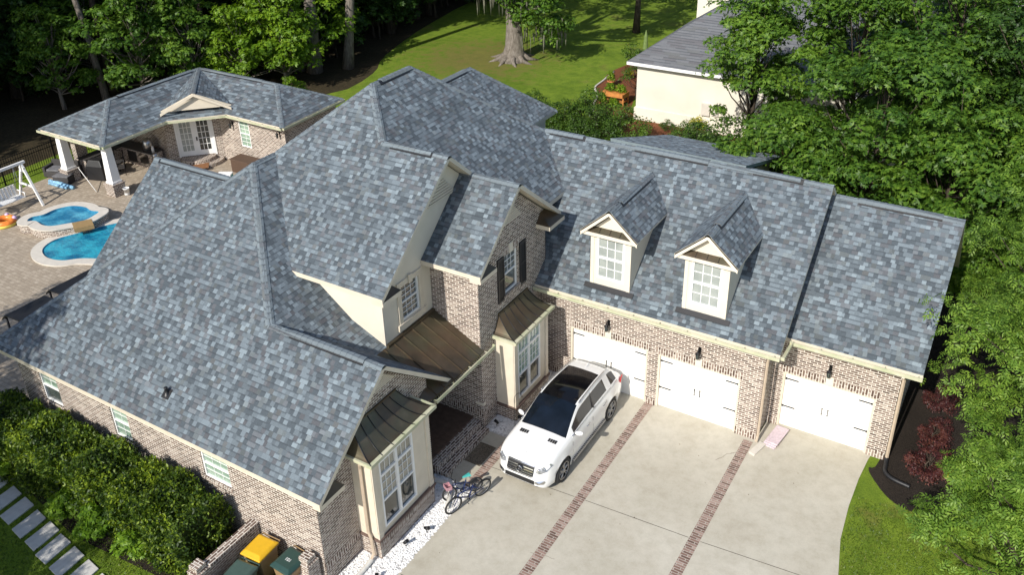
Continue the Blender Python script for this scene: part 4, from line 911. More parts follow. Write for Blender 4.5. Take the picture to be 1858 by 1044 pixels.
# trees outside the frame whose shade falls on the lawn, the slabs and the roof corner
sg2 = fc[0]
for (x, y, s_, lab) in ((-16.4,-20.6,(.50,.50,.66),'garden tree off the left front corner, shading the stepping slabs'),(-13.9,-20.7,(.42,.42,.62),'second garden tree off the left front corner'),(-18.9,-21,(.6,.6,1.0),'third garden tree left of the house front'),(-17.9,-24.6,(.38,.38,1.5),'slim tall garden tree left of the house front'),(-12.4,-22.8,(.5,.5,.6),'garden tree shading the lawn at the bottom left corner'),(-15.2,-20.9,(.5,.5,.55),'garden tree between the two nearest ones off the left corner'),(-15.2,-23,(.55,.55,.62),'garden tree behind the others off the left corner'),(-22.5,-20,(.8,.8,1.1),'broad garden tree left of the house front')):
    plant_tree('shade_tree', dk, (x,y,0), lab, rotz=x, sc=s_, group='garden trees left of the frame')
for (x, y, s_, lab) in ((-19.5,42,.9,'lawn tree beyond the oak, above the top frame edge'),(-29.5,43,.8,'lawn tree left beyond the oak'),(-12.5,52,.9,'lawn tree far behind the neighbour house')):
    plant_tree('lawn_tree', fc[1], (x,y,0), lab, rotz=x, sc=s_)
# ------------------------------------------------------------------ pool house
PH = thing('pool_house', (-30,8,0), 'small L shaped brick pool house with hipped shingle roof and covered patio', 'pool house')
PH.location = (0,0,0)
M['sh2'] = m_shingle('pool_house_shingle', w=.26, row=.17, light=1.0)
R1, R2, R3 = (-32.2,4.0,4.25), (-32.2,10.0,4.25), (-26.2,10.0,4.25)
a_, b_, c_, d_, e_, f_, g_ = (-34.84,1.48,3.0), (-29.8,1.5,3.0), (-29.85,5.45,3.0), (-27.80,7.65,3.0), (-23.73,7.6,3.0), (-23.9,12.5,3.0), (-34.84,12.5,3.0)
roof('roof', [R1,a_,b_], [R1,b_,c_,R2], [R2,c_,d_], [R2,d_,e_,R3], [R3,e_,f_], [R1,R2,g_,a_], [R2,R3,f_,g_], m='sh2', th=.13, parent=PH)
G0_ = V((-28.95,6.70,4.27)); k1, k2 = G0_+V((-1.27,-1.27,-.92)), G0_+V((1.27,1.27,-.92)); q = V((-.25,.25,0))
roof('gable_roof', [G0_, (-32.2,10,4.27), k1+q*1.0], [G0_, (-32.2,10,4.27), k2+q*1.0], m='sh2', th=.08, parent=PH)
b = MB(); i_ = V((-.14,.14,0)); b.poly([k1+i_-V((0,0,.02)), k2+i_-V((0,0,.02)), G0_+i_-V((0,0,.04))], 'cream')
for kk in (k1,k2): m_ = (kk+G0_)/2; b.obox(m_-V((0,0,.10)), (G0_-kk)/2, V((.02,-.02,0)), (0,0,.07), 'cream')
b.build('gable_face', PH)
caps((-28.95,6.70,4.28),R2,.45,parent=PH); caps(b_,R1,.4,parent=PH); caps(R1,R2,.5,vents=[(.5,5.4)],parent=PH); caps(R2,R3,.5,vents=[(.4,5.0)],parent=PH); caps(e_,R3,.4,parent=PH); caps(a_,R1,.4,parent=PH); caps(f_,R3,.4,parent=PH)
for p0, p1 in ((a_,b_),(b_,c_),(c_,d_),(d_,e_),(e_,f_)): gut(V(p0)-V((0,0,.08)), V(p1)-V((0,0,.08)), PH)
w = MB(); O1, dd = (-31.0,6.05), (.7071,.7071)
w.poly([(-34.4,6.05,0),(-31.0,6.05,0),(-31.0,6.05,3.1),(-34.4,6.05,3.1)], 'brick')
wall_holes(w, O1, dd, 2.9, 0, 2.95, [(.55,2.45,.42,2.62)], 'brick', .08)
wall_holes(w, (-28.95,8.1), (1,0), 4.8, 0, 2.95, [(1.45,2.2,1.1,2.6)], 'brick', .08)
w.poly([(-24.15,8.1,0),(-24.15,12.1,0),(-24.15,12.1,2.95),(-24.15,8.1,2.95)], 'brick'); w.poly([(-34.4,12.1,0),(-34.4,6.05,0),(-34.4,6.05,3),(-34.4,12.1,3)], 'brick')
w.poly([(-24.15,12.1,0),(-34.4,12.1,0),(-34.4,12.1,3),(-24.15,12.1,3)], 'brick')
lb(w,(-28.95,8.1),(1,0),0,4.8,-.02,.012,.35,.58,'soldier')
w.build('brick_wall', PH)
window(PH, (-28.95,8.1), (1,0), 1.45,2.2,1.1,2.6, 2,(3,3), -.04, 'glass_green')
for u0, gl, lab in ((.60,'glass_pale','left leaf with a pale blind'),(1.50,'glass','right leaf with dark glass')):
    f = MB(); u1 = u0+.90
    for a, c in ((u0,u0+.16),(u1-.16,u1)): lb(f,O1,dd,a,c,-.06,-.01,.44,2.56,'white')
    for a, c in ((.44,.72),(2.42,2.56)): lb(f,O1,dd,u0+.16,u1-.16,-.06,-.01,a,c,'white')
    for i in (1,2): x = u0+.16+.58*i/3; lb(f,O1,dd,x-.014,x+.014,-.05,-.02,.72,2.42,'white')
    for j in range(1,5): z = .72+1.7*j/5; lb(f,O1,dd,u0+.16,u1-.16,-.049,-.021,z-.014,z+.014,'white')
    o = f.build('french_door', PH); tag(o, lab); g = MB(); lb(g,O1,dd,u0+.14,u1-.14,-.055,-.045,.7,2.44,gl); g.build('pane', o)
    if u0 > 1: h_ = MB(); lb(h_,O1,dd,u0+.03,u0+.09,-.01,.05,1.3,1.5,'blackmetal'); h_.build('handle', o)
f = MB()
for a, c in ((.5,.6),(2.4,2.5)): lb(f,O1,dd,a,c,-.04,.03,.40,2.66,'white')
lb(f,O1,dd,.5,2.5,-.04,.035,2.56,2.68,'white'); f.build('door_frame', PH)
st = MB(); ctr = V((-29.97,7.08,0)); n_ = V((.7071,-.7071,0)); t_ = V((.7071,.7071,0))
for r, z0, z1 in ((1.35,0,.2),(.95,.2,.4)):
    pts = [ctr+t_*r*math.cos(a)+n_*r*.85*math.sin(a)+V((0,0,z1)) for a in [PI*i/16 for i in range(17)]]
    st.slab(pts, z1-z0, 'soldier', 'soldier')
st.build('steps', PH)
lantern(-27.95,8.1,2.3,PH); lantern(-24.5,8.1,2.4,PH)
for (x, y, lab) in ((-30.5,2.15,'front column'),(-34.2,2.15,'rear column')):
    b = MB(); b.box(x-.34,x+.34,y-.34,y+.34,0,.62,'brick'); b.box(x-.38,x+.38,y-.38,y+.38,.62,.68,'soldier'); base = b.build('column_base', PH)
    b = MB(); s0, s1 = .24, .17; z0, z1 = .68, 2.9
    b.mesh([(x-s0,y-s0,z0),(x+s0,y-s0,z0),(x+s0,y+s0,z0),(x-s0,y+s0,z0),(x-s1,y-s1,z1),(x+s1,y-s1,z1),(x+s1,y+s1,z1),(x-s1,y+s1,z1)], [(0,1,5,4),(1,2,6,5),(2,3,7,6),(3,0,4,7)], 'white')
    b.box(x-.28,x+.28,y-.28,y+.28,.68,.78,'white'); b.build('column', PH)
MB().box(-34.75,-34.35,2.9,3.5,0,2.9,'brick').build('brick_pier', PH)
# outdoor kitchen under its roof
ok = thing('outdoor_kitchen', (-32.4,5.3,0), 'brick outdoor kitchen counter with dark stone top under the pool house roof', 'counter')
for (x0,x1,y0,y1) in ((-2.0,1.1,-.15,.55),(-2.0,-1.35,-2.4,-.15)):
    MB().box(x0,x1,y0,y1,0,.9,'brick').build('counter_base', ok); MB().box(x0-.04,x1+.04,y0-.04,y1+.04,.9,.96,'charcoal').build('countertop', ok)
MB().box(-.9,-.2,-.17,-.15,.2,.8,'black').build('cabinet_door', ok); MB().box(.1,.8,-.17,-.15,.2,.8,'chrome').build('cabinet_door', ok)
b = MB(); b.lathe([(.001,0),(.26,0),(.28,.3),(.24,.55),(.1,.68),(.001,.70)], 'silver', (-31.9,5.5,.965), 18); tag(b.build('kamado_cooker'), 'pale domed cooker on the kitchen counter', 'grill')
b = MB(); b.lathe([(.001,0),(.07,0),(.07,.25),(.03,.33),(.03,.38),(.001,.38)], 'white', (-31.35,5.35,.965), 12); tag(b.build('bottle'), 'white bottle at the counter end beside the domed cooker', 'bottle')
kt = thing('beverage_stand', (-30.75,5.0,0), 'silver drink dispenser on a black stand by the pool house corner', 'dispenser')
b = MB()
for a in range(4): b.tube([(.2*math.cos(a*PI/2),.2*math.sin(a*PI/2),0),(.14*math.cos(a*PI/2),.14*math.sin(a*PI/2),.7)], .015, 'blackmetal', 5)
b.torus((0,0,.7), .18, .015, 'blackmetal', (0,0,1)); b.build('stand', kt); MB().lathe([(.001,.7),(.16,.7),(.17,1.1),(.1,1.2),(.001,1.22)], 'silver', n=16).build('tank', kt)
for i, (x, y, r) in enumerate(((-33.2,4.3,.4),(-32.5,3.9,-.6))):
    t = thing('patio_chair', (x,y,0), ('black metal patio chair nearer the kitchen counter','black metal patio chair nearer the front column')[i], 'chair', 'metal chairs under the pool house roof', r)
    b = MB(); b.box(-.28,.28,-.28,.28,.40,.45,'charcoal'); b.build('seat', t)
    b = MB()
    for x_ in (-.27,.27): b.tube([(x_,-.27,0),(x_,-.27,.65),(x_,.27,.65),(x_,.33,1.0)], .02, 'blackmetal', 6); b.tube([(x_,.27,0),(x_,.27,.65)], .02, 'blackmetal', 6)
    b.tube([(-.27,.33,1.0),(.27,.33,1.0)], .02, 'blackmetal', 6)
    for j in range(5): b.tube([(-.22+.11*j,.28,.45),(-.22+.11*j,.33,1.0)], .01, 'blackmetal', 4)
    b.build('frame', t)
gr = thing('covered_grill', (-33.0,3.0,0), 'grill under a black fabric cover beside the white front column', 'grill', rotz=.3)
b = MB(); b.mesh([(-.55,-.32,.05),(.55,-.32,.05),(.55,.32,.05),(-.55,.32,.05),(-.5,-.3,.8),(.5,-.3,.8),(.5,.3,.85),(-.5,.3,.85),(-.35,-.18,1.12),(.35,-.18,1.12),(.35,.2,1.15),(-.35,.2,1.15)], [(0,1,5,4),(1,2,6,5),(2,3,7,6),(3,0,4,7),(4,5,9,8),(5,6,10,9),(6,7,11,10),(7,4,8,11),(8,9,10,11)], 'black'); b.build('cover', gr, bevel=.04)
b = MB(); b.box(-.5,.5,-.28,.28,.0,.05,'blackmetal'); b.build('base', gr)
sf = thing('wicker_sofa', (-35.0,2.3,0), 'dark wicker outdoor sofa with grey cushions beside the lawn fence', 'sofa', rotz=.35)
b = MB(); b.box(-.85,.85,-.4,.4,.05,.36,'charcoal'); b.box(-.85,.85,.30,.42,.36,.80,'charcoal'); b.box(-.95,-.8,-.4,.42,.05,.6,'charcoal'); b.box(.8,.95,-.4,.42,.05,.6,'charcoal'); b.build('frame', sf, bevel=.02)
cg = plain('grey_cushion', (.14,.14,.15), .9, var=.2)
for x in (-.4,.4): b = MB(); b.box(x-.38,x+.38,-.36,.28,.365,.48,cg); b.build('cushion', sf, bevel=.04)
sf2 = thing('wicker_ottoman', (-34.2,1.75,0), 'dark wicker storage box in front of the wicker sofa', 'ottoman', rotz=.35)
b = MB(); b.box(-.45,.45,-.3,.3,0,.42,'charcoal'); b.build('box', sf2, bevel=.02); b = MB(); b.box(-.46,.46,-.31,.31,.425,.48,cg); b.build('lid', sf2, bevel=.02)
bt = plain('blue_patterned_cloth', (.22,.42,.60), .85, var=.5, scale=12)
b = MB(); b.tube([(-34.9,1.35,.11),(-34.0,1.38,.12),(-33.0,1.42,.10)], [.10,.12,.10], bt, 12); b.tube([(-34.7,1.18,.08),(-33.3,1.25,.09)], [.07,.08], bt, 10); tag(b.build('rolled_float'), 'rolled blue and white pool mat lying on the pavers', 'pool mat')
b = MB(); b.tube([(-33.4,2.2,.9),(-33.2,2.1,.88),(-31.6,1.75,.05)], .018, 'white', 6); tag(b.build('pool_pole'), 'white pole leaning out from the covered patio', 'pole')
bk = thing('bucket', (-29.95,2.35,0), 'white plastic bucket at the foot of the front column', 'bucket')
MB().lathe([(.001,0),(.12,0),(.15,.36),(.165,.36),(.165,.40),(.14,.40),(.13,.05)], 'white', n=18).build('pail', bk); MB().torus((0,0,.38), .15, .008, 'silver', (0,.5,.5)).build('handle', bk)
db = thing('deck_box', (-26.7,7.45,0), 'brown wicker deck box against the pool house wall', 'storage box')
br = plain('brown_wicker', (.085,.05,.032), .7, var=.3, scale=30)
b = MB(); b.box(-.7,.7,-.4,.4,0,.68,br); b.build('box', db, bevel=.02); b = MB(); b.box(-.74,.74,-.43,.43,.69,.76,br); b.build('lid', db, bevel=.02)
cs = thing('cool_box', (-26.75,6.0,0), 'teal box with white lid just above the main roof edge', 'cool box', rotz=.5)
b = MB(); b.box(-.36,.36,-.22,.22,0,.38,plain('teal_plastic',(.05,.42,.40),.4)); b.build('body', cs, bevel=.02); b = MB(); b.box(-.38,.38,-.24,.24,.385,.46,'white'); b.build('lid', cs, bevel=.02)
b = MB(); b.box(-.55,.55,-.35,.35,0,.02,plain('coir_mat',(.22,.10,.04),.95)); tag(b.build('door_mat', loc=(-29.2,6.35,.205), rotz=PI/4), 'brown door mat on the round brick steps', 'mat')
b = MB(); b.lathe([(.001,0),(.13,0),(.17,.28),(.15,.28),(.14,.22),(.001,.22)], plain('blue_glazed_pot',(.03,.09,.22),.3), (-31.2,5.75,0), 14); tag(b.build('blue_pot'), 'small blue glazed pot left of the brick steps', 'pot')
# swing
sw = thing('garden_swing', (-33.6,-1.7,0), 'white wooden A frame porch swing beside the spa', 'swing')
for y, lab in ((1.15,0),(-1.15,1)):
    b = MB(); 
    for x in (-.95,.95): b.obox((x/2,y,1.05), (x/2,0,-1.05), (0,.05,0), V((1.05,0,x/2)).normalized()*.05, 'white')
    b.obox((0,y,.95), (.52,0,0), (0,.03,0), (0,0,.05), 'white'); b.obox((0,y,1.8),(.18,0,0),(0,.055,0),(0,0,.12),'white'); b.build('a_frame', sw)
MB().box(-.06,.06,-1.35,1.35,2.08,2.2,'white').build('beam', sw)
b = MB()
for k in range(6): b.box(-.28+.1*k,-.2+.1*k,-.75,.75,.50,.53,'white')
for y in (-.75,.75): b.box(-.3,.32,y-.03,y+.03,.47,.50,'white'); b.tube([(.3,y,.5),(.32,y,.75),(-.3,y,.78)], .03, 'white', 6)
b.build('bench_seat', sw)
b = MB(); b.obox((-.37,0,.80), (0,.75,0), (-.06,0,.27), (.012,0,.003), 'white')
for k in range(9): b.obox((-.345,-.7+.175*k,.80), (0,.03,0), (-.06,0,.27), (.012,0,.003), 'concrete_white')
b.build('backrest', sw)
for y in (-.72,.72):
    MB().tube([(.25,y,.78),(0,y,2.1)], .012, 'silver', 5).build('chain', sw); MB().tube([(-.3,y,.78),(0,y,2.1)], .012, 'silver', 5).build('chain', sw)
fl = thing('swim_ring', (-32.35,-2.75,.14), 'orange and yellow donut pool float lying by the spa', 'pool float')
orr = plain('orange_vinyl', (.75,.22,.04), .35, var=.35, scale=5); yl = plain('yellow_vinyl', (.72,.60,.12), .35); pk = plain('lilac_vinyl', (.55,.4,.6), .35, var=.3)
b = MB(); b.torus((0,0,.05), .40, .15, orr, (0,0,1), 30, 10); b.build('upper_ring', fl); b = MB(); b.torus((0,0,-.03), .42, .14, yl, (0,0,1), 30, 10); b.build('lower_ring', fl)
for s_ in (-1,1): b = MB(); b.lathe([(.001,.22),(.08,.2),(.12,.12),(.1,.0),(.001,-.02)], pk, (.3*s_,.35,.05), 12); b.build('ear', fl)
# fence along the far side of the patio
fe = thing('metal_fence', (-36.7,0,0), 'black metal picket fence between the patio and the woods', 'fence')
b = MB(); 
for z in (.2,1.15,1.38): b.box(-.015,.015,-6,9,z,z+.035,'blackmetal')
b.build('rails', fe); b = MB(); y = -6
while y < 9: b.box(-.01,.01,y,y+.02,.08,1.48,'blackmetal'); y += .13
b.build('pickets', fe); 
for y in (-6,-3,0,3,6,9): b = MB(); b.box(-.035,.035,y-.035,y+.035,0,1.62,'blackmetal'); b.box(-.045,.045,y-.045,y+.045,1.62,1.66,'blackmetal'); b.build('post', fe)
# dark awnings showing past the left roof edge
for i, (x, y, L) in enumerate(((-20.15,-6.9,1.0),(-19.95,-8.95,.75))):
    t = thing('patio_awning', (x,y,0), ('upper black awning end sticking out past the left roof edge','lower black awning end sticking out past the left roof edge')[i], 'awning', 'black awnings at the left roof edge')
    b = MB(); b.slab([(-.35,-L,2.5),(-.1,-L,2.72),(-.1,L,2.72),(-.35,L,2.5)], .05, 'black'); b.slab([(-.1,-L,2.72),(1.6,-L,2.85),(1.6,L,2.85),(-.1,L,2.72)], .05, 'black'); b.build('canopy', t)
    for y_ in (-L+.08,L-.08): MB().tube([(-.2,y_,0),(-.2,y_,2.6)], .04, 'blackmetal', 6).build('post', t)
# ------------------------------------------------------------------ the neighbour's house and garden
NH = thing('neighbour_house', (0,0,0), 'pale stucco house with plain dark grey hip roof beyond the lawn', 'house')
wst = plain('warm_white_stucco', (.66,.625,.53), .9, var=.08, scale=.6, bump=.004)
b = MB(); b.box(-11.7,8,24.45,33.6,.75,3.5,wst); b.box(-11.78,8.05,24.37,33.6,0,.75,wst); b.build('wall', NH)
roof('roof', [(-12.2,24.0,3.6),(8.5,24.0,3.6),(3.5,29,7.1),(-7.2,29,7.1)], [(-12.2,24.0,3.6),(-7.2,29,7.1),(-12.2,34,3.6)], [(-12.2,34,3.6),(-7.2,29,7.1),(3.5,29,7.1),(8.5,34,3.6)], m='shingle_old', side='white', th=.18, parent=NH)
roof('roof', [(-4.5,27.2,5.8),(-4.5,46,5.8),(2.0,40,10.2),(2.0,33.5,10.2)], [(-4.5,27.2,5.8),(2,33.5,10.2),(8.5,27.2,5.8)], m=m_shingle('pale_old_shingle', [(0,(.135,.14,.15)),(.4,(.15,.155,.165)),(.7,(.165,.17,.18))], .9, .19), side='white', th=.18, parent=NH)
b = MB(); b.box(-4.0,8,27.8,45.5,0,5.7,wst); b.build('wall', NH); b = MB(); b.box(-13.2,-9.5,38,43,0,4.6,wst); b.box(-13.4,-9.3,37.8,43.2,4.6,4.75,'white'); b.build('wall', NH)
b = MB(); b.box(-7.6,-7.1,24.30,24.45,1.0,1.7,'concrete_white'); b.box(-7.0,-6.6,24.33,24.45,1.05,1.6,'concrete_white'); b.build('meter_box', NH)
b = MB(); ed = [(-16.7,32),(-16.5,29.9),(-16.35,28.4),(-15.5,27),(-14.8,25),(-13.6,23.2),(-12.9,22.5)]
b.tube([(x,y,.05) for x, y in smoothloop(ed+ed[::-1][1:-1], 4)[:26]], .07, 'concrete_white', 6); tag(b.build('bed_edging'), 'pale curved stone edging of the garden bed by the lawn', 'edging')
wd = plain('orange_cedar', (.50,.20,.05), .6, var=.2)
t = thing('planter_table', (-13.9,26.3,0), 'orange wooden raised planter with lettuces beside the neighbour house', 'planter')
b = MB(); b.box(-.75,.75,-.4,.4,.55,.82,wd); b.build('trough', t); b = MB(); b.box(-.7,.7,-.36,.36,.22,.26,wd); b.build('shelf', t)
for x in (-.7,.7):
    for y in (-.36,.36): MB().box(x-.04,x+.04,y-.04,y+.04,0,.8,wd).build('leg', t)
lt = shrub(58, .32, .4, 22, 26, .12, 'leaf_lime', OVAL, .16)
for x, lab in ((-14.25,'left lettuce plant in the raised planter'),(-13.55,'right lettuce plant in the raised planter')): plant_tree('lettuce', (lt[0],), (x,26.3,.8), lab, 'plant', parts=('leaves',))
plant_tree('ground_plant', (lt[0],), (-13.7,25.6,.05), 'pale green plant on the ground under the raised planter', 'plant', parts=('leaves',), sc=1.1)
for x, y, lab in ((-15.6,29.2,'terracotta pot standing in mulch behind the raised planter'),(-14.2,25.1,'terracotta pot nearest the curved stone edging')):
    t = thing('flower_pot', (x,y,0), lab, 'pot'); MB().lathe([(.001,0),(.15,0),(.22,.32),(.25,.32),(.25,.40),(.2,.40),(.18,.34),(.001,.34)], 'terracotta', n=16).build('pot', t)
    o = bpy.data.objects.new('plant', lt[0]); C.objects.link(o); o.parent = t; o.location.z = .36; o.scale = (.8,.8,1.4)
t = thing('closed_parasol', (-15.2,33.8,0), 'closed green garden parasol behind the neighbour house corner', 'parasol'); MB().tube([(0,0,0),(0,0,2.6)], .03, 'bark_dark', 6).build('pole', t)
MB().lathe([(.02,2.7),(.12,2.3),(.18,1.4),(.24,.7),(.15,.72),(.02,.9)], plain('olive_canvas', (.14,.20,.06), .9, var=.2), n=9, smooth=False).build('canopy', t)
t = thing('garden_bench', (-13.7,33.6,0), 'dark bench behind the neighbour house roof corner', 'bench', rotz=.8); MB().box(-.8,.8,-.2,.25,.4,.46,'black').build('seat', t); MB().box(-.8,.8,.2,.26,.46,.95,'black').build('backrest', t)
for x in (-.7,.7): MB().box(x-.04,x+.04,-.18,.24,0,.4,'black').build('leg', t)
for i, (x, y) in enumerate(((-15.1,31.2),(-14.7,32.4))):
    plant_tree('flower_bush', ys, (x,y,0), ('yellow flowering bush at the bend of the garden bed','yellow flowering bush at the far end of the garden bed')[i], 'bush', 'flowering bushes in the neighbour bed', i, .8, parts=P2)
# ------------------------------------------------------------------ beside the house
en = thing('bin_enclosure', (0,0,0), 'low brick enclosure for bins against the front left wall', 'brick wall')
b = MB(); b.box(-7.1,-6.9,-12.85,-11.13,0,1.0,'brick'); b.build('side_wall', en); b = MB(); b.box(-7.13,-6.87,-12.85,-11.14,1.0,1.1,'soldier'); b.build('coping', en)
for (x, y) in ((-7.1,-13.05),(-4.85,-11.42)): b = MB(); b.box(x-.2,x+.2,y-.2,y+.2,0,1.02,'brick'); b.box(x-.15,x+.15,y-.15,y+.15,1.02,1.2,'brick'); b.build('pier', en)
b = MB(); b.box(-7.0,-4.9,-13.1,-12.95,0,.7,'brick'); b.box(-4.95,-4.8,-13.0,-11.6,0,.7,'brick'); b.build('front_wall', en)
def bin_(x, y, rz, lid, body, label):
    t = thing('wheelie_bin', (x,y,0), label, 'trash bin', 'wheeled bins in the brick enclosure', rz)
    b = MB(); lo, hi = .25, .31
    b.mesh([(-lo,-lo,.06),(lo,-lo,.06),(lo,lo,.06),(-lo,lo,.06),(-hi,-hi-.03,.95),(hi,-hi-.03,.95),(hi,hi,.95),(-hi,hi,.95)], [(0,3,2,1),(0,1,5,4),(1,2,6,5),(2,3,7,6),(3,0,4,7)], body); b.box(-hi-.03,hi+.03,-hi-.06,hi+.03,.92,.96,body); b.build('body', t, bevel=.02)
    b = MB(); b.mesh([(-.34,-.40,.965),(.34,-.40,.965),(.34,.36,.965),(-.34,.36,.965),(-.34,-.40,1.01),(.34,-.40,1.01),(.34,.36,1.02),(-.34,.36,1.02),(-.25,-.27,1.075),(.25,-.27,1.075),(.27,.28,1.085),(-.27,.28,1.085)], [(0,1,5,4),(1,2,6,5),(2,3,7,6),(3,0,4,7),(4,5,9,8),(5,6,10,9),(6,7,11,10),(7,4,8,11),(8,9,10,11),(3,2,1,0)], lid); l = b.build('lid', t, bevel=.025)
    MB().tube([(-.3,.36,.98),(-.3,.44,.98),(.3,.44,.98),(.3,.36,.98)], .018, body, 6).build('handle', t)
    for x_ in (-.27,.27): MB().lathe([(.001,-.03),(.1,-.03),(.1,.03),(.001,.03)], 'rubber', (x_,.27,.1), 14, axis='X').build('wheel', t)
    return t
yb = plain('yellow_bin_plastic', (.62,.36,.01), .4, var=.06); gb = plain('dark_green_bin_plastic', (.018,.05,.042), .4, var=.1); tb = plain('tan_bin_plastic', (.30,.20,.10), .5); gg = plain('grey_green_bin_plastic', (.05,.085,.07), .4)
bin_(-6.25,-11.72,.05,yb,tb,'bin with a bright yellow lid in the brick enclosure')
g1 = bin_(-5.25,-11.65,-.05,gb,tb,'dark green lidded bin beside the brick pier, right of the yellow one'); bin_(-6.1,-12.6,.1,gg,gg,'grey green bin nearest the bottom frame edge')
def text(body, size, loc, rot, m, parent, name='lettering', ext=.002):
    cu = bpy.data.curves.new(name, 'FONT'); cu.body = body; cu.size = size; cu.extrude = ext; cu.align_x = 'CENTER'; cu.align_y = 'CENTER'
    tmp = bpy.data.objects.new(name, cu); C.objects.link(tmp); dg = bpy.context.evaluated_depsgraph_get(); me = bpy.data.meshes.new_from_object(tmp.evaluated_get(dg)); bpy.data.objects.remove(tmp)
    me.materials.clear(); me.materials.append(M[m] if isinstance(m,str) else m); o = bpy.data.objects.new(name, me); C.objects.link(o); o.parent = parent; o.location = loc; o.rotation_euler = rot; return o
text('101', .13, (.0,-.05,1.084), (.02,0,PI/2*0), 'white', g1)
# thin metal plant hooks, spotlights, splash pipes
for (x, y, h, r, lab) in ((-4.15,-6.85,1.25,.2,'thin black plant hook left of the entry steps'),(-3.45,-3.35,1.25,1.2,'thin black plant hook by the rear bay window')):
    b = MB(); pts = [(0,0,0),(0,0,h)]+[(.14*(1-math.cos(a)),0,h+.14*math.sin(a)) for a in [PI*i/8 for i in range(1,9)]]+[(.30,0,h-.1),(.34,0,h-.05)]
    b.tube(pts, .009, 'blackmetal', 5); tag(b.build('shepherd_hook', loc=(x,y,0), rotz=r), lab, 'plant hook')
for i, (x, y, lab) in enumerate(((-3.35,-8.35,'black spotlight at the driveway edge of the gravel'),(-3.55,-9.05,'black spotlight in the gravel below the front bay'),(-3.5,-10.4,'lowest black spotlight in the gravel strip'),(-4.05,-3.5,'black spotlight on the gravel by the entry'),(-3.5,-2.9,'round lamp on the gravel behind the car'))):
    t = thing('garden_spotlight', (x,y,0), lab, 'spotlight', 'garden spotlights in the gravel', i)
    MB().tube([(0,0,0),(0,0,.14)], .012, 'blackmetal', 5).build('stake', t); b = MB(); b.tube([(-.07,0,.15),(.08,0,.21)], [.04,.055], 'blackmetal', 10); b.build('head', t)
wp = plain('white_corrugated_pipe', (.62,.60,.55), .6, var=.1)
def pipe(pts, r, m, label):
    b = MB(); P_ = []; R_ = []
    P0 = smooth3(pts, 10)
    for i, p in enumerate(P0): P_.append(p); R_.append(r*(1 if i % 2 else .88))
    b.tube(P_, R_, m, 10); return tag(b.build('drain_pipe'), label, 'drain pipe')
def smooth3(pts, n):
    out = []; P_ = [V(pts[0])]+[V(p) for p in pts]+[V(pts[-1])]
    for i in range(1, len(P_)-2):
        for k in range(n):
            t = k/n; p0, p1, p2, p3 = P_[i-1:i+3]; out.append(.5*((2*p1)+(-p0+p2)*t+(2*p0-5*p1+4*p2-p3)*t*t+(-p0+3*p1-3*p2+p3)*t**3))
    return out+[V(pts[-1])]
pipe([(-4.3,-6.62,.1),(-4.0,-6.55,.08),(-3.65,-6.75,.07),(-3.35,-7.35,.07)], .07, wp, 'white corrugated pipe curving over the gravel by the bicycles')
pipe([(-4.02,-9.95,.1),(-4.0,-10.4,.08),(-4.02,-11.4,.07)], .07, wp, 'white corrugated pipe at the foot of the front bay')
pipe([(7.17,.98,.16),(7.2,.8,.08),(7.25,.45,.07),(7.5,.25,.07),(8.0,.15,.07)], .07, 'black', 'black corrugated pipe in the dark mulch')
b = MB(); b.obox((3.62,-.42,.05),(.10,-.03,0),(.08,.32,0),(0,0,.035),'concrete_white'); tag(b.build('splash_block'), 'grey concrete splash block under the middle downspout', 'splash block')
pkm = plain('pink_foam_board', (.56,.46,.49), .8, var=.15, scale=14)
fb = thing('foam_boards', (3.95,.35,0), 'pink speckled foam boards lying against the right garage door', 'foam board', rotz=-.13)
for k in range(3): b = MB(); b.box(-.20+.02*k,.20+.02*k,-.50+.05*k,.5,.02+.05*k,.065+.05*k,pkm); b.build('board', fb)
b = MB(); b.box(-4.08,-3.50,-5.38,-4.42,.016,.026,'brown_rock'); tag(b.build('pebble_mat'), 'dark pebble patterned mat in front of the entry steps', 'mat')
b = MB(); b.box(-17.9,-17.2,-11.5,-10.9,0,.8,'black'); b.box(-17.95,-17.15,-11.55,-10.85,.8,.84,'black'); tag(b.build('utility_box', bevel=.02), 'dark air conditioning box at the far left wall corner', 'utility box')
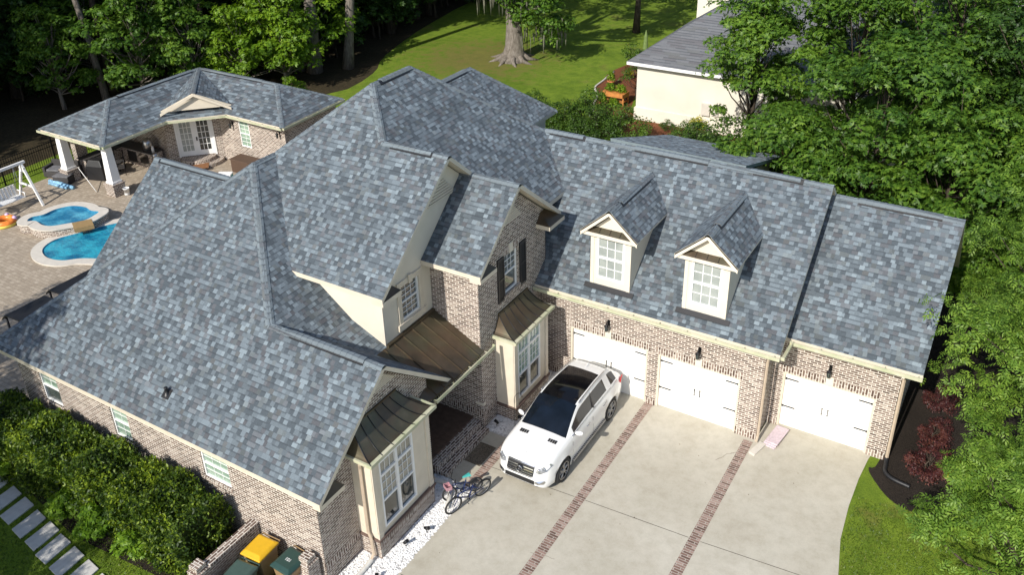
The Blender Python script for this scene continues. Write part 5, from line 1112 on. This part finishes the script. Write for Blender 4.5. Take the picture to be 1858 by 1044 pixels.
# ------------------------------------------------------------------ bicycles
def bicycle(loc, rz, lean, wr, frame_m, label, seat_m, basket=None, group=None):
    t = thing('bicycle', loc, label, 'bicycle', group); t.rotation_euler = (lean, 0, rz)
    L = wr*1.75
    for x, n in ((-L,'rear'),(L,'front')):
        w = MB(); w.torus((x,0,wr), wr-.025, .028, 'rubber', (0,1,0), 30, 7); wo = w.build('wheel', t)
        s = MB(); s.torus((x,0,wr), wr-.055, .012, 'silver', (0,1,0), 24, 5)
        for k in range(12): a = k*PI/6; s.tube([(x,0,wr),(x+(wr-.06)*math.cos(a),0,wr+(wr-.06)*math.sin(a))], .004, 'silver', 3)
        s.tube([(x,-.04,wr),(x,.04,wr)], .02, 'silver', 8); s.build('spokes', wo)
    f = MB(); bb = V((-.08*wr,0,wr*.85)); st = V((-.55*wr,0,wr*2.1)); hd = V((L*.66,0,wr*2.15)); hb = V((L*.74,0,wr*1.75)); ra = V((-L,0,wr)); fa = V((L,0,wr))
    for a, c in ((bb,st),(st-V((0,0,.08)),hd),(bb,hb),(hd,hb)): f.tube([a,c], .022, frame_m, 8)
    for s in (-1,1):
        o = V((0,.04*s,0)); f.tube([ra+o,bb+o*.5], .011, frame_m, 6); f.tube([ra+o,st-V((0,0,.08))+o*.3], .011, frame_m, 6); f.tube([fa+o,hb+o*.8], .014, frame_m, 6)
    f.build('frame', t)
    h = MB(); top = hd+V((-.02,0,.16*wr/.3)); h.tube([hd,top], .014, 'silver', 6); h.tube([top+V((-.06,.26,.03)),top+V((.02,.12,.02)),top,top+V((.02,-.12,.02)),top+V((-.06,-.26,.03))], .011, 'blackmetal', 6)
    for s in (-1,1): h.tube([top+V((-.06,.26*s,.03)),top+V((-.11,.33*s,.03))], .016, 'rubber', 6)
    h.build('handlebar', t)
    sd = MB(); sd.tube([st,st+V((-.02,0,.12))], .012, 'silver', 6); sd.mesh([(st.x-.16,-.08,st.z+.13),(st.x-.16,.08,st.z+.13),(st.x+.1,.02,st.z+.12),(st.x+.1,-.02,st.z+.12),(st.x-.14,-.06,st.z+.18),(st.x-.14,.06,st.z+.18),(st.x+.08,.015,st.z+.16),(st.x+.08,-.015,st.z+.16)], [(0,1,2,3),(4,7,6,5),(0,4,5,1),(1,5,6,2),(2,6,7,3),(3,7,4,0)], seat_m); sd.build('saddle', t)
    c = MB(); c.torus(bb, .075, .01, 'blackmetal', (0,1,0), 18, 5); c.tube([bb+V((0,.05,0)),bb+V((.1,.06,-.11)),bb+V((.1,.14,-.11))], .012, 'blackmetal', 5); c.tube([bb-V((0,.05,0)),bb+V((-.1,-.06,.11)),bb+V((-.1,-.14,.11))], .012, 'blackmetal', 5); c.build('crank', t)
    if basket:
        k = MB(); x = L*.66+.17; z = wr*2.15; z -= .05; k.box(x-.09,x+.09,-.13,.13,z-.02,z+.0,basket)
        for a, e in ((x-.09,x-.08),(x+.08,x+.09)): k.box(a,e,-.13,.13,z,z+.09,basket)
        for a, e in ((-.13,-.12),(.12,.13)): k.box(x-.08,x+.08,a,e,z,z+.09,basket)
        k.build('basket', t)
    return t
blue = plain('blue_bike_paint', (.008,.022,.10), .3, coat=.5); nv = plain('teal_vinyl', (.06,.38,.36), .4); pinkm = plain('pink_plastic', (.45,.25,.28), .5, var=.4, scale=20)
bicycle((-2.95,-6.85,.012), math.radians(-108), -.10, .31, blue, 'larger blue bicycle standing on the driveway edge with its wheel toward the street', 'black', None, 'bicycles by the gravel')
bicycle((-3.25,-6.65,.012), math.radians(-122), .12, .24, blue, 'smaller bicycle with teal saddle and pink basket beside the larger blue one', nv, pinkm, 'bicycles by the gravel')
# ------------------------------------------------------------------ the car (local: +x forward, z up, real metres)
car = thing('parked_car', (-1.925,-2.98,.012), 'white SUV with black panoramic roof parked in front of the left garage door', 'car', rotz=-PI/2, scale=(1.12,.985,1.05))
WB, WR = 1.4575, .375
M['lamp_glass_'] = plain('headlamp_glass', (.30,.31,.33), .12, .4, var=.4, scale=12, coat=1.)
def interp(x, pts):
    for (a, u), (b, v) in zip(pts, pts[1:]):
        if a <= x <= b: t = (x-a)/(b-a); return u+(v-u)*t
    return pts[0][1] if x < pts[0][0] else pts[-1][1]
def scurve(pts):       # smoothed piecewise profile
    xs = np.array([p[0] for p in pts]); ys = np.array([p[1] for p in pts]); m = np.gradient(ys, xs)
    def f(x):
        x = min(max(x, xs[0]), xs[-1]); i = min(max(int(np.searchsorted(xs, x))-1, 0), len(xs)-2); h = xs[i+1]-xs[i]; t = (x-xs[i])/h
        return float((2*t**3-3*t**2+1)*ys[i]+(t**3-2*t**2+t)*h*m[i]+(-2*t**3+3*t**2)*ys[i+1]+(t**3-t**2)*h*m[i+1])
    return f
wid = scurve([(-2.46,.66),(-2.38,.82),(-2.2,.90),(-1.8,.945),(-1.2,.965),(0,.962),(1.0,.965),(1.5,.960),(1.9,.93),(2.08,.875),(2.2,.79),(2.28,.69),(2.33,.56)])
deck = scurve([(-2.46,.98),(-2.38,1.05),(-2.2,1.12),(-1.5,1.16),(.5,1.15),(1.0,1.145),(1.4,1.125),(1.8,1.085),(2.02,1.04),(2.14,.985),(2.22,.88),(2.28,.74),(2.33,.60)])
zbot = scurve([(-2.46,.50),(-2.3,.34),(-2.0,.27),(2.0,.24),(2.2,.26),(2.33,.36)])
def wheelz(x, zb):
    r = WR+.055; z = zb
    for cx in (-WB, WB):
        if abs(x-cx) < r: z = max(z, WR+math.sqrt(r*r-(x-cx)**2)*.97)
    return z
xs = sorted(set([-2.46,-2.43,-2.38,-2.3,-2.2,2.19,2.22,2.25,2.28,2.305,2.33]+[round(-2.1+i*.06,3) for i in range(72)]+[s*WB+q for s in (-1,1) for q in (-.431,.431,-.425,.425,-.41,.41)]))
def section(x):
    w, d, zb = wid(x), deck(x), zbot(x); zw = wheelz(x, zb); near = min(abs(x-WB), abs(x+WB)); fl = .03*max(0, 1-near/.62)       # flared arches
    za = max(zw, zb)
    side = [(w*.93 if zw == zb else w+fl-.02, za), (w*.975+fl*.7, za+.05*(d-za)/.8), (w+fl, za+(d*.62-za)*.55 if za < d*.62 else za+.02), (w*1.0+fl*.6, max(d*.66, za+.04)), (w*.975+fl*.2, max(d*.80, za+.07)), (w*.95, d*.90+.01 if d*.90 > za+.08 else d-.03), (w*.90, d-.015)]
    top = [(w*.80, d+.012), (w*.60, d+.022), (w*.30, d+.032), (0, d+.036)]
    if .2 < x < 2.2:      # bonnet creases
        top[0] = (w*.80, d+.020); top[1] = (w*.62, d+.016)
    return side+top
b = MB(); rows = [section(x) for x in xs]; n = len(rows[0]); vs = []; fs = []
for x, r in zip(xs, rows):
    vs += [(x, y, z) for y, z in r]+[(x, -y, z) for y, z in r[:-1]]
m_ = 2*n-1
idx = lambda i, j: i*m_+(j if j >= 0 else n-1-j)       # j: 0..n-1 left, negative mirrored
def L(i, j): return i*m_+j
def R(i, j): return i*m_+(n+j if j < n-1 else n-1)
for i in range(len(xs)-1):
    for j in range(n-1):
        fs.append((L(i,j), L(i,j+1), L(i+1,j+1), L(i+1,j))[::1]); fs.append((R(i,j), R(i+1,j), R(i+1,j+1), R(i,j+1)))
last, first = len(xs)-1, 0
fs.append(tuple(L(last,j) for j in range(n))+tuple(R(last,j) for j in range(n-2,-1,-1))); fs.append((tuple(L(0,j) for j in range(n))+tuple(R(0,j) for j in range(n-2,-1,-1)))[::-1])
b.mesh(vs, fs, 'car_paint', True); body = b.build('body', car, uv=False)
bm = bmesh.new(); bm.from_mesh(body.data); bmesh.ops.recalc_face_normals(bm, faces=bm.faces); bm.to_mesh(body.data); bm.free()
# underbody and inner arches
u = MB(); u.box(-2.2,2.15,-.72,.72,.25,.9,'black'); 
for cx in (-WB, WB): u.box(cx-.44,cx+.44,-.88,.88,.5,.84,'black')
u.build('underbody', car)
# greenhouse
gt = scurve([(-2.30,1.14),(-2.14,1.32),(-1.95,1.49),(-1.75,1.585),(-1.3,1.675),(-.6,1.725),(0,1.72),(.2,1.695),(.45,1.58),(.75,1.40),(1.06,1.17)])
ge = scurve([(-2.30,.62),(-1.9,.60),(-1.2,.63),(-.2,.675),(.2,.68),(.6,.74),(1.06,.82)])
gx = [-2.30,-2.2,-2.1,-1.98,-1.86,-1.75,-1.6,-1.45,-1.3,-1.1,-.9,-.7,-.5,-.3,-.1,.08,.22,.32,.45,.6,.75,.9,1.0,1.06]
cols = []
for x in gx:
    t = gt(x); e = ge(x); bw = wid(x)*.915; zb = deck(x)-.035; te = t-.055 if t-.055 > zb+.02 else zb+.02
    e2 = min(e, bw-.01)
    P = lambda f, q=0: (bw+(e2-bw)*f, zb+(te-zb)*f)
    cols.append([P(0), P(.13), P(.86), P(1.0), (e2*.955, te+.035), (e2*.88, t-.010), (e2*.5, t+.012), (0, t+.018)])
names = {'white':MB(), 'side1':MB(), 'side-1':MB(), 'quarter1':MB(), 'quarter-1':MB(), 'wind':MB(), 'pano':MB(), 'rear':MB()}
for i in range(len(gx)-1):
    xa, xb_ = gx[i], gx[i+1]; xm = (xa+xb_)/2
    for j in range(7):
        if j in (0,2,3,4): k = 'white'
        elif j == 1: k = 'side' if -1.98 < xm < .8 else 'white'
        else: k = 'wind' if xm > .22 else ('pano' if xm > -1.3 else ('white' if xm > -1.80 else 'rear'))
        if j == 4 and xm > .22: k = 'wind'
        if j == 1 and (-1.62 < xm < -1.28): k = 'white'
        for s in (1, -1):
            q = [(xa, s*cols[i][j][0], cols[i][j][1]), (xa, s*cols[i][j+1][0], cols[i][j+1][1]), (xb_, s*cols[i+1][j+1][0], cols[i+1][j+1][1]), (xb_, s*cols[i+1][j][0], cols[i+1][j][1])]
            mb_ = names[k] if k != 'side' else names[('side' if xm > -1.4 else 'quarter')+str(s)]
            mb_.poly(q if s > 0 else q[::-1], {'white':'car_paint','side':'car_glass','wind':'car_glass','pano':'pano','rear':'car_glass'}[k], True)
def weld(mb, name):
    o = mb.build(name, car, uv=False); bm = bmesh.new(); bm.from_mesh(o.data); bmesh.ops.remove_doubles(bm, verts=bm.verts, dist=.0005); bmesh.ops.recalc_face_normals(bm, faces=bm.faces); bm.to_mesh(o.data); bm.free(); return o
weld(names['white'], 'roof'); [weld(names['side'+q_], 'side_window') for q_ in ('1','-1')]; [weld(names['quarter'+q_], 'quarter_window') for q_ in ('1','-1')]; weld(names['wind'], 'windscreen'); weld(names['pano'], 'panoramic_roof'); weld(names['rear'], 'rear_window')
for s in (-1, 1):
    t = MB(); t.tube([(x, s*(ge(x)*.985), gt(x)+.012) for x in (-1.75,-1.5,-1.0,-.5,0,.15)], .018, 'silver', 6); t.build('roof_rail', car)
    t = MB(); t.tube([(x, s*(wid(x)*.925), deck(x)-.012) for x in (-1.95,-1.4,-.8,-.2,.4,.9)], .011, 'chrome', 5); t.build('window_trim', car)
    for x in (-.42, ):
        t = MB(); i0 = V((x, s*wid(x)*.905, deck(x)+.03)); i1 = V((x-.05, s*ge(x)*1.0, gt(x)-.10)); t.obox((i0+i1)/2+V((0,s*.008,0)), (.03,0,0), (0,.006,0), (i1-i0)/2, 'black'); t.build('door_pillar', car)
    # mirror
    t = MB(); cx, cy, cz = .72, s*1.03, 1.17; prof = [(.001,-.075),(.06,-.07),(.085,-.03),(.09,.03),(.06,.085),(.001,.095)]
    k0 = len(t.v); t.lathe([(r, z*1.35) for r, z in prof], 'car_paint', (cx,cy,cz), 14, axis='Y'); t.v[k0:] = [(cx+(a_-cx)*.62-(b__-cy)*s*.25, b__, cz+(c_-cz)*.85) for a_, b__, c_ in t.v[k0:]]; t.obox((cx-.0,s*.92,cz-.06), (.03,0,0), (0,.06,0), (0,0,.02), 'black'); t.build('side_mirror', car)
    for x in (.02, -.98):
        t = MB(); t.tube([(x-.10, s*(wid(x)*.985+.012), .93), (x, s*(wid(x)*.985+.035), .935), (x+.10, s*(wid(x)*.985+.012), .93)], .014, 'chrome', 6); t.build('door_handle', car)
    # door shut lines and sill step
    t = MB()
    for x in (.92, -.28, -1.12):
        for z0, z1, k in ((.42,.72,1.0),(.72,1.0,.985)): t.obox((x, s*(wid(x)*k+.001), (z0+z1)/2), (.004,0,0), (0,.002,0), (0,0,(z1-z0)/2), 'black')
    t.build('door_gap', car)
    t = MB(); t.box(-.98,1.0, s*.90, s*1.03, .33,.38, 'silver'); 
    for k in range(26): t.box(-.95+.075*k,-.95+.075*k+.02, s*.92, s*1.02, .38,.387,'black')
    t.build('running_board', car)
    t = MB(); t.box(-.99,1.0, s*.86, s*.955, .25,.46, 'black'); t.build('sill', car)
    for cx in (-WB, WB):
        t = MB(); w0 = s*.965; pr_ = [(.25,-.11),(.33,-.12),(.368,-.09),(WR,-.04),(WR,.04),(.368,.09),(.33,.12),(.25,.11)]
        t.lathe(pr_, 'rubber', (cx, w0-s*.10, WR), 36, axis='Y'); t.lathe([(.001,-.02*s),(.262,-.02*s)], 'black', (cx, w0-s*.07, WR), 28, axis='Y'); wo = t.build('wheel', car)
        t = MB(); c0 = V((cx, w0-s*.0, WR)); t.torus(c0, .262, .016, 'silver', (0,1,0), 32, 6)
        for k in range(5):
            for da in (-.20, .20):
                a = k*2*PI/5+.3; d = V((math.cos(a+da*.5),0,math.sin(a+da*.5))); e = V((math.cos(a+da),0,math.sin(a+da))); t.tube([c0+d*.05-V((0,s*.01,0)), c0+e*.255], [.022,.016], 'silver', 5)
        t.lathe([(.001,.02*s),(.05,.015*s),(.06,-.02*s)], 'silver', (cx, w0-s*.01, WR), 14, axis='Y'); t.build('rim', wo)
    # headlamp, fog light, tail lamp
    def patch(name, pts, m, off=.006):      # a plate laid on the nose: pts (x along, y, z)
        t = MB(); q = [V(p) for p in pts]; c = sum(q, V())/len(q); t.poly([p for p in q], m); o = t.build(name, car, uv=False)
        so = o.modifiers.new('solid','SOLIDIFY'); so.thickness = .03; so.offset = 0; return o
    def nose(y, z, out=.012):                # point on the body surface at this y and z near the front
        lo, hi = 1.92, 2.33
        for _ in range(30):
            mid = (lo+hi)/2; r = section(mid); zz = [p[1] for p in r]; yy = [p[0] for p in r]
            best = 0
            for (y0, z0), (y1, z1) in zip(r, r[1:]):
                if min(z0,z1) <= z <= max(z0,z1) and abs(z1-z0) > 1e-6: best = max(best, y0+(y1-y0)*(z-z0)/(z1-z0))
            if z > r[-1][1]: best = 0
            if best > abs(y): lo = mid
            else: hi = mid
        return (lo+out, y, z)
    hl = MB(); g_ = [(.90,.96),(.84,1.02),(.70,.985),(.54,.90),(.52,.80),(.66,.79),(.82,.85)]
    P_ = [nose(s*y, z, .035) for y, z in g_]; cpt = nose(s*.69, .90, .042)
    for i in range(len(P_)): hl.poly([P_[i], P_[(i+1)%len(P_)], cpt], 'lamp_glass_')
    hl.build('headlight', car, uv=False)
    hl2 = MB(); hl2.lathe([(.001,.015),(.035,.01),(.04,-.02)], 'chrome', nose(s*.62,.88,.035), 12, axis='X'); hl2.lathe([(.001,.015),(.032,.01),(.036,-.02)], 'chrome', nose(s*.75,.93,.03), 12, axis='X'); hl2.build('lamp_lens', car)
    fg = MB(); g_ = [(.80,.50),(.78,.56),(.55,.54),(.52,.48),(.60,.43),(.76,.44)]; P_ = [nose(s*y, z, .03) for y, z in g_]; cpt = nose(s*.66,.495,.045)
    for i in range(len(P_)): fg.poly([P_[i], P_[(i+1)%len(P_)], cpt], 'chrome')
    fg.build('fog_light', car, uv=False)
    tl = MB(); rd = plain('red_lamp_lens', (.45,.01,.01), .2) if s < 0 else rd
    tl.obox((-2.24, s*.885, 1.0), (.12,s*.03,0), (.006,.02,0), (0,0,.075), rd); tl.build('tail_light', car, bevel=.012)
    # bonnet vents
    bv_ = MB(); 
    for k in range(4): bv_.obox((1.34, s*(.38+.075*k), deck(1.34)+.030), (.055,0,-.008), (0,.030,0), (0,0,.006), 'black')
    bv_.build('bonnet_vent', car)
# grille with bars and the round star emblem
g = MB(); Pn = nose
N = 14
def strip(z0, z1, y1, m, out, K=6):
    for i in range(N):
        ya, yb2 = -y1+2*y1*i/N, -y1+2*y1*(i+1)/N
        for k in range(K):
            za, zb_ = z0+(z1-z0)*k/K, z0+(z1-z0)*(k+1)/K
            g.poly([nose(ya,za,out), nose(yb2,za,out), nose(yb2,zb_,out), nose(ya,zb_,out)], m)
strip(.66,.94,.45,'black',.03); g.build('grille', car, uv=False); g = MB(); strip(.40,.54,.50,'black',.025); g.build('air_intake', car, uv=False)
for z0_, z1_, y_, m_, o_ in ((.723,.747,.44,'chrome',.055),(.788,.812,.44,'chrome',.055),(.853,.877,.44,'chrome',.055),(.935,.96,.46,'chrome',.045),(.635,.662,.42,'chrome',.045),(.27,.31,.60,'silver',.03)):
    g = MB(); strip(z0_,z1_,y_,m_,o_,2); g.build('grille_bar', car, uv=False)
e = MB(); cx0 = nose(0,.80,.075)[0]; e.lathe([(.001,.012),(.105,.010),(.11,-.05)], 'black', (cx0,0,.80), 20, axis='X'); e.torus((cx0+.018,0,.80), .105, .011, 'chrome', (1,0,0), 24, 6)
for k in range(3): a = PI/2+k*2*PI/3; e.tube([(cx0+.02,0,.80),(cx0+.02,.08*math.cos(a),.80+.08*math.sin(a))], [.014,.003], 'chrome', 5)
e.build('emblem', car)
e = MB(); xh = 2.02; e.torus((xh,0,deck(xh)+.075), .035, .004, 'chrome', (1,0,0), 16, 5); e.tube([(xh,0,deck(xh)+.02),(xh,0,deck(xh)+.045)], .006, 'chrome', 5); e.build('bonnet_star', car)
e = MB(); e.mesh([(-1.62,-.02,1.66),(-1.62,.02,1.66),(-1.42,.012,1.68),(-1.42,-.012,1.68),(-1.64,0,1.73)], [(0,1,4),(1,2,4),(2,3,4),(3,0,4)], 'car_paint'); e.build('roof_antenna', car)
for k in (-1,1): wpr = MB(); wpr.tube([(1.0,.30*k,1.185),(.98,.30*k+.28,1.215)], .009, 'black', 5); wpr.build('wiper', car)
